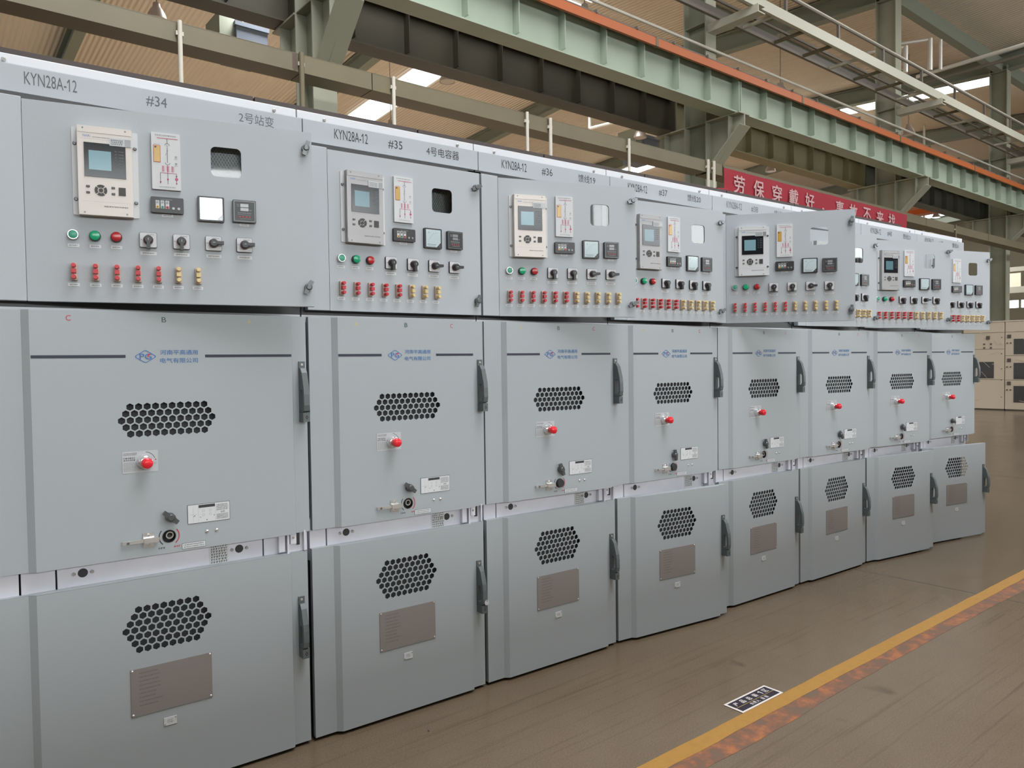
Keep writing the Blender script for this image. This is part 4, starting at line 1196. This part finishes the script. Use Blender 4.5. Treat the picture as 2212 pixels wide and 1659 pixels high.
# ---- cabinets wrapped in film at the end of the aisle
WR = ['film-wrapped beige cabinet touching the right end of the cabinet row, with one dark window',
      'film-wrapped beige cabinet at the right frame edge with three dark windows',
      'film-wrapped beige cabinet beyond the right frame edge']
def wrapped(i):
    t = thing('wrapped_cabinet', WR[i], 'cabinet', HM @ T(18.3, -1.98 - i * 1.0 + 1.0, 0), 'film-wrapped cabinets')
    put('body', MB().box(0, .9, -.992, -.008, .03, 2.34, WRAP), t, None, .01)
    put('plinth', MB().box(.02, .88, -.98, -.02, 0, .03, SEAM), t)
    s = MB()
    for z in ((2.06, 1.62, .81) if i == 0 else (2.06, 1.44, .80)): s.box(-.004, .0, -.985, -.015, z, z + .008, SEAM)
    put('panel_seams', s, t)
    put('lid_film', MB().box(-.02, .92, -1.0, -.0, 2.34, 2.37, FILM), t)
    def meter(y, z):
        m = MB(); m.box(-.03, 0, y - .04, y + .04, z - .045, z + .045, WRAPB); put('meter', m, t)
    def window(y0, y1, z0, z1): put('dark_window', MB().box(-.012, 0, y0, y1, z0, z1, WRAPD), t)
    if i == 0:
        window(-.75, -.40, .85, 1.285); meter(-.61, 1.93)
        for y in (-.52, -.68):
            for z in (1.76, 1.66): put('button', MB().box(-.02, 0, y - .02, y + .02, z - .02, z + .02, WRAPB), t)
    else:
        for z0, z1 in ((1.48, 1.88), (.83, 1.255), (.22, .65)):
            window(-.75, -.21, z0, z1); meter(-.105, z1 + .07)
            for y in (-.06, -.14): put('button', MB().box(-.02, 0, y - .015, y + .015, z1 - .12, z1 - .09, WRAPB), t)
    rn = random.Random(i + 2)
    for j in range(16):
        y = -rn.uniform(.08, .95); z = rn.uniform(.2, 2.3); L = rn.uniform(.1, .4); an = rn.uniform(-.5, .9)
        y2 = max(-.99, min(-.01, y - L * math.cos(an))); z2 = min(2.33, z - L * math.sin(an))
        f = MB(); f.bar((-.014, y, z), (-.014, y2, z2), .007, .004, FILM, (0, 0, 1)); put('film_crease', f, t)

    for z in (1.93, 1.5, 1.1, .8, .35): put('bolt', MB().box(-.012, 0, -.94, -.92, z - .01, z + .01, WRAPB), t)
for i in range(3): wrapped(i)
# ---- beige portal frame far behind the wrapped cabinets
PORT = mat('beige_portal_paint', (0.22, 0.20, 0.15), 0.5)
pf = thing('portal_frame', 'beige portal frame with wall panel behind the wrapped cabinets at the far right', 'frame', HM @ T(44, 0, 0))
for b_ in (6.25, 4.6): put('post', MB().box(0, .2, b_ - .1, b_ + .1, 0, 6.4, PORT), pf)
put('lintel', MB().box(0, .2, 3, 6.35, 4.95, 5.3, PORT), pf); put('lintel', MB().box(0, .2, 3, 6.35, 6.15, 6.4, PORT), pf)
put('wall_panel', MB().box(.05, .1, 5.4, 6.15, 5.3, 6.15, BEIGEW), pf)
# ---- sign stuck to the floor by the yellow line
sg = thing('floor_sign', 'dark blue floor sign with white border and lettering beside the yellow line', 'sign', T(2.268, -.8535, .0018) @ RZ(2.0))
FM = Matrix(((1, 0, 0, 0), (0, 0, 1, 0), (0, -1, 0, 0), (0, 0, 0, 1)))
put('white_border', MB().box(0, .292, -.0475, .0475, 0, .0008, SIGNW), sg)
put('dark_panel', MB().box(.012, .280, -.038, .038, .0008, .0011, SIGND), sg)
g = MB(); g.box(.012, .280, -.0085, -.0065, .0011, .0014, GOLD); put('gold_line', g, sg)
def ft(b, s, x0, x1, y0, h): return b.text(s, x0, x1, y0, h, SIGNW, -.0016, 'fit', FM, .02)
for ch, x in zip('产品总装1区', (.030, .075, .118, .162, .206, .236)):
    put('title_character', ft(MB(), ch, x, x + (.024 if ch != '1' else .012), .001, .027), sg)
for ch, x in zip('负责人', (.090, .111, .132)): put('small_character', ft(MB(), ch, x, x + .017, -.032, .018), sg)
gb = MB()
for q in range(2):
    x = .168 + q * .026
    for r in range(5): gb.box(x, x + .016, -.031 + r * .0035, -.0292 + r * .0035, .0011, .0014, SIGNW)
    gb.box(x + .006, x + .010, -.032, -.013, .0011, .0014, SIGNW)
put('small_print', gb, sg)
# small dark chip of wood on the floor
tag(put('floor_chip', MB().box(-.012, .012, -.003, .003, 0, .004, RUST), None, T(1.19, -.235, 0) @ RZ(60)), 'tiny dark splinter lying on the floor below the #35 cabinet', 'splinter')
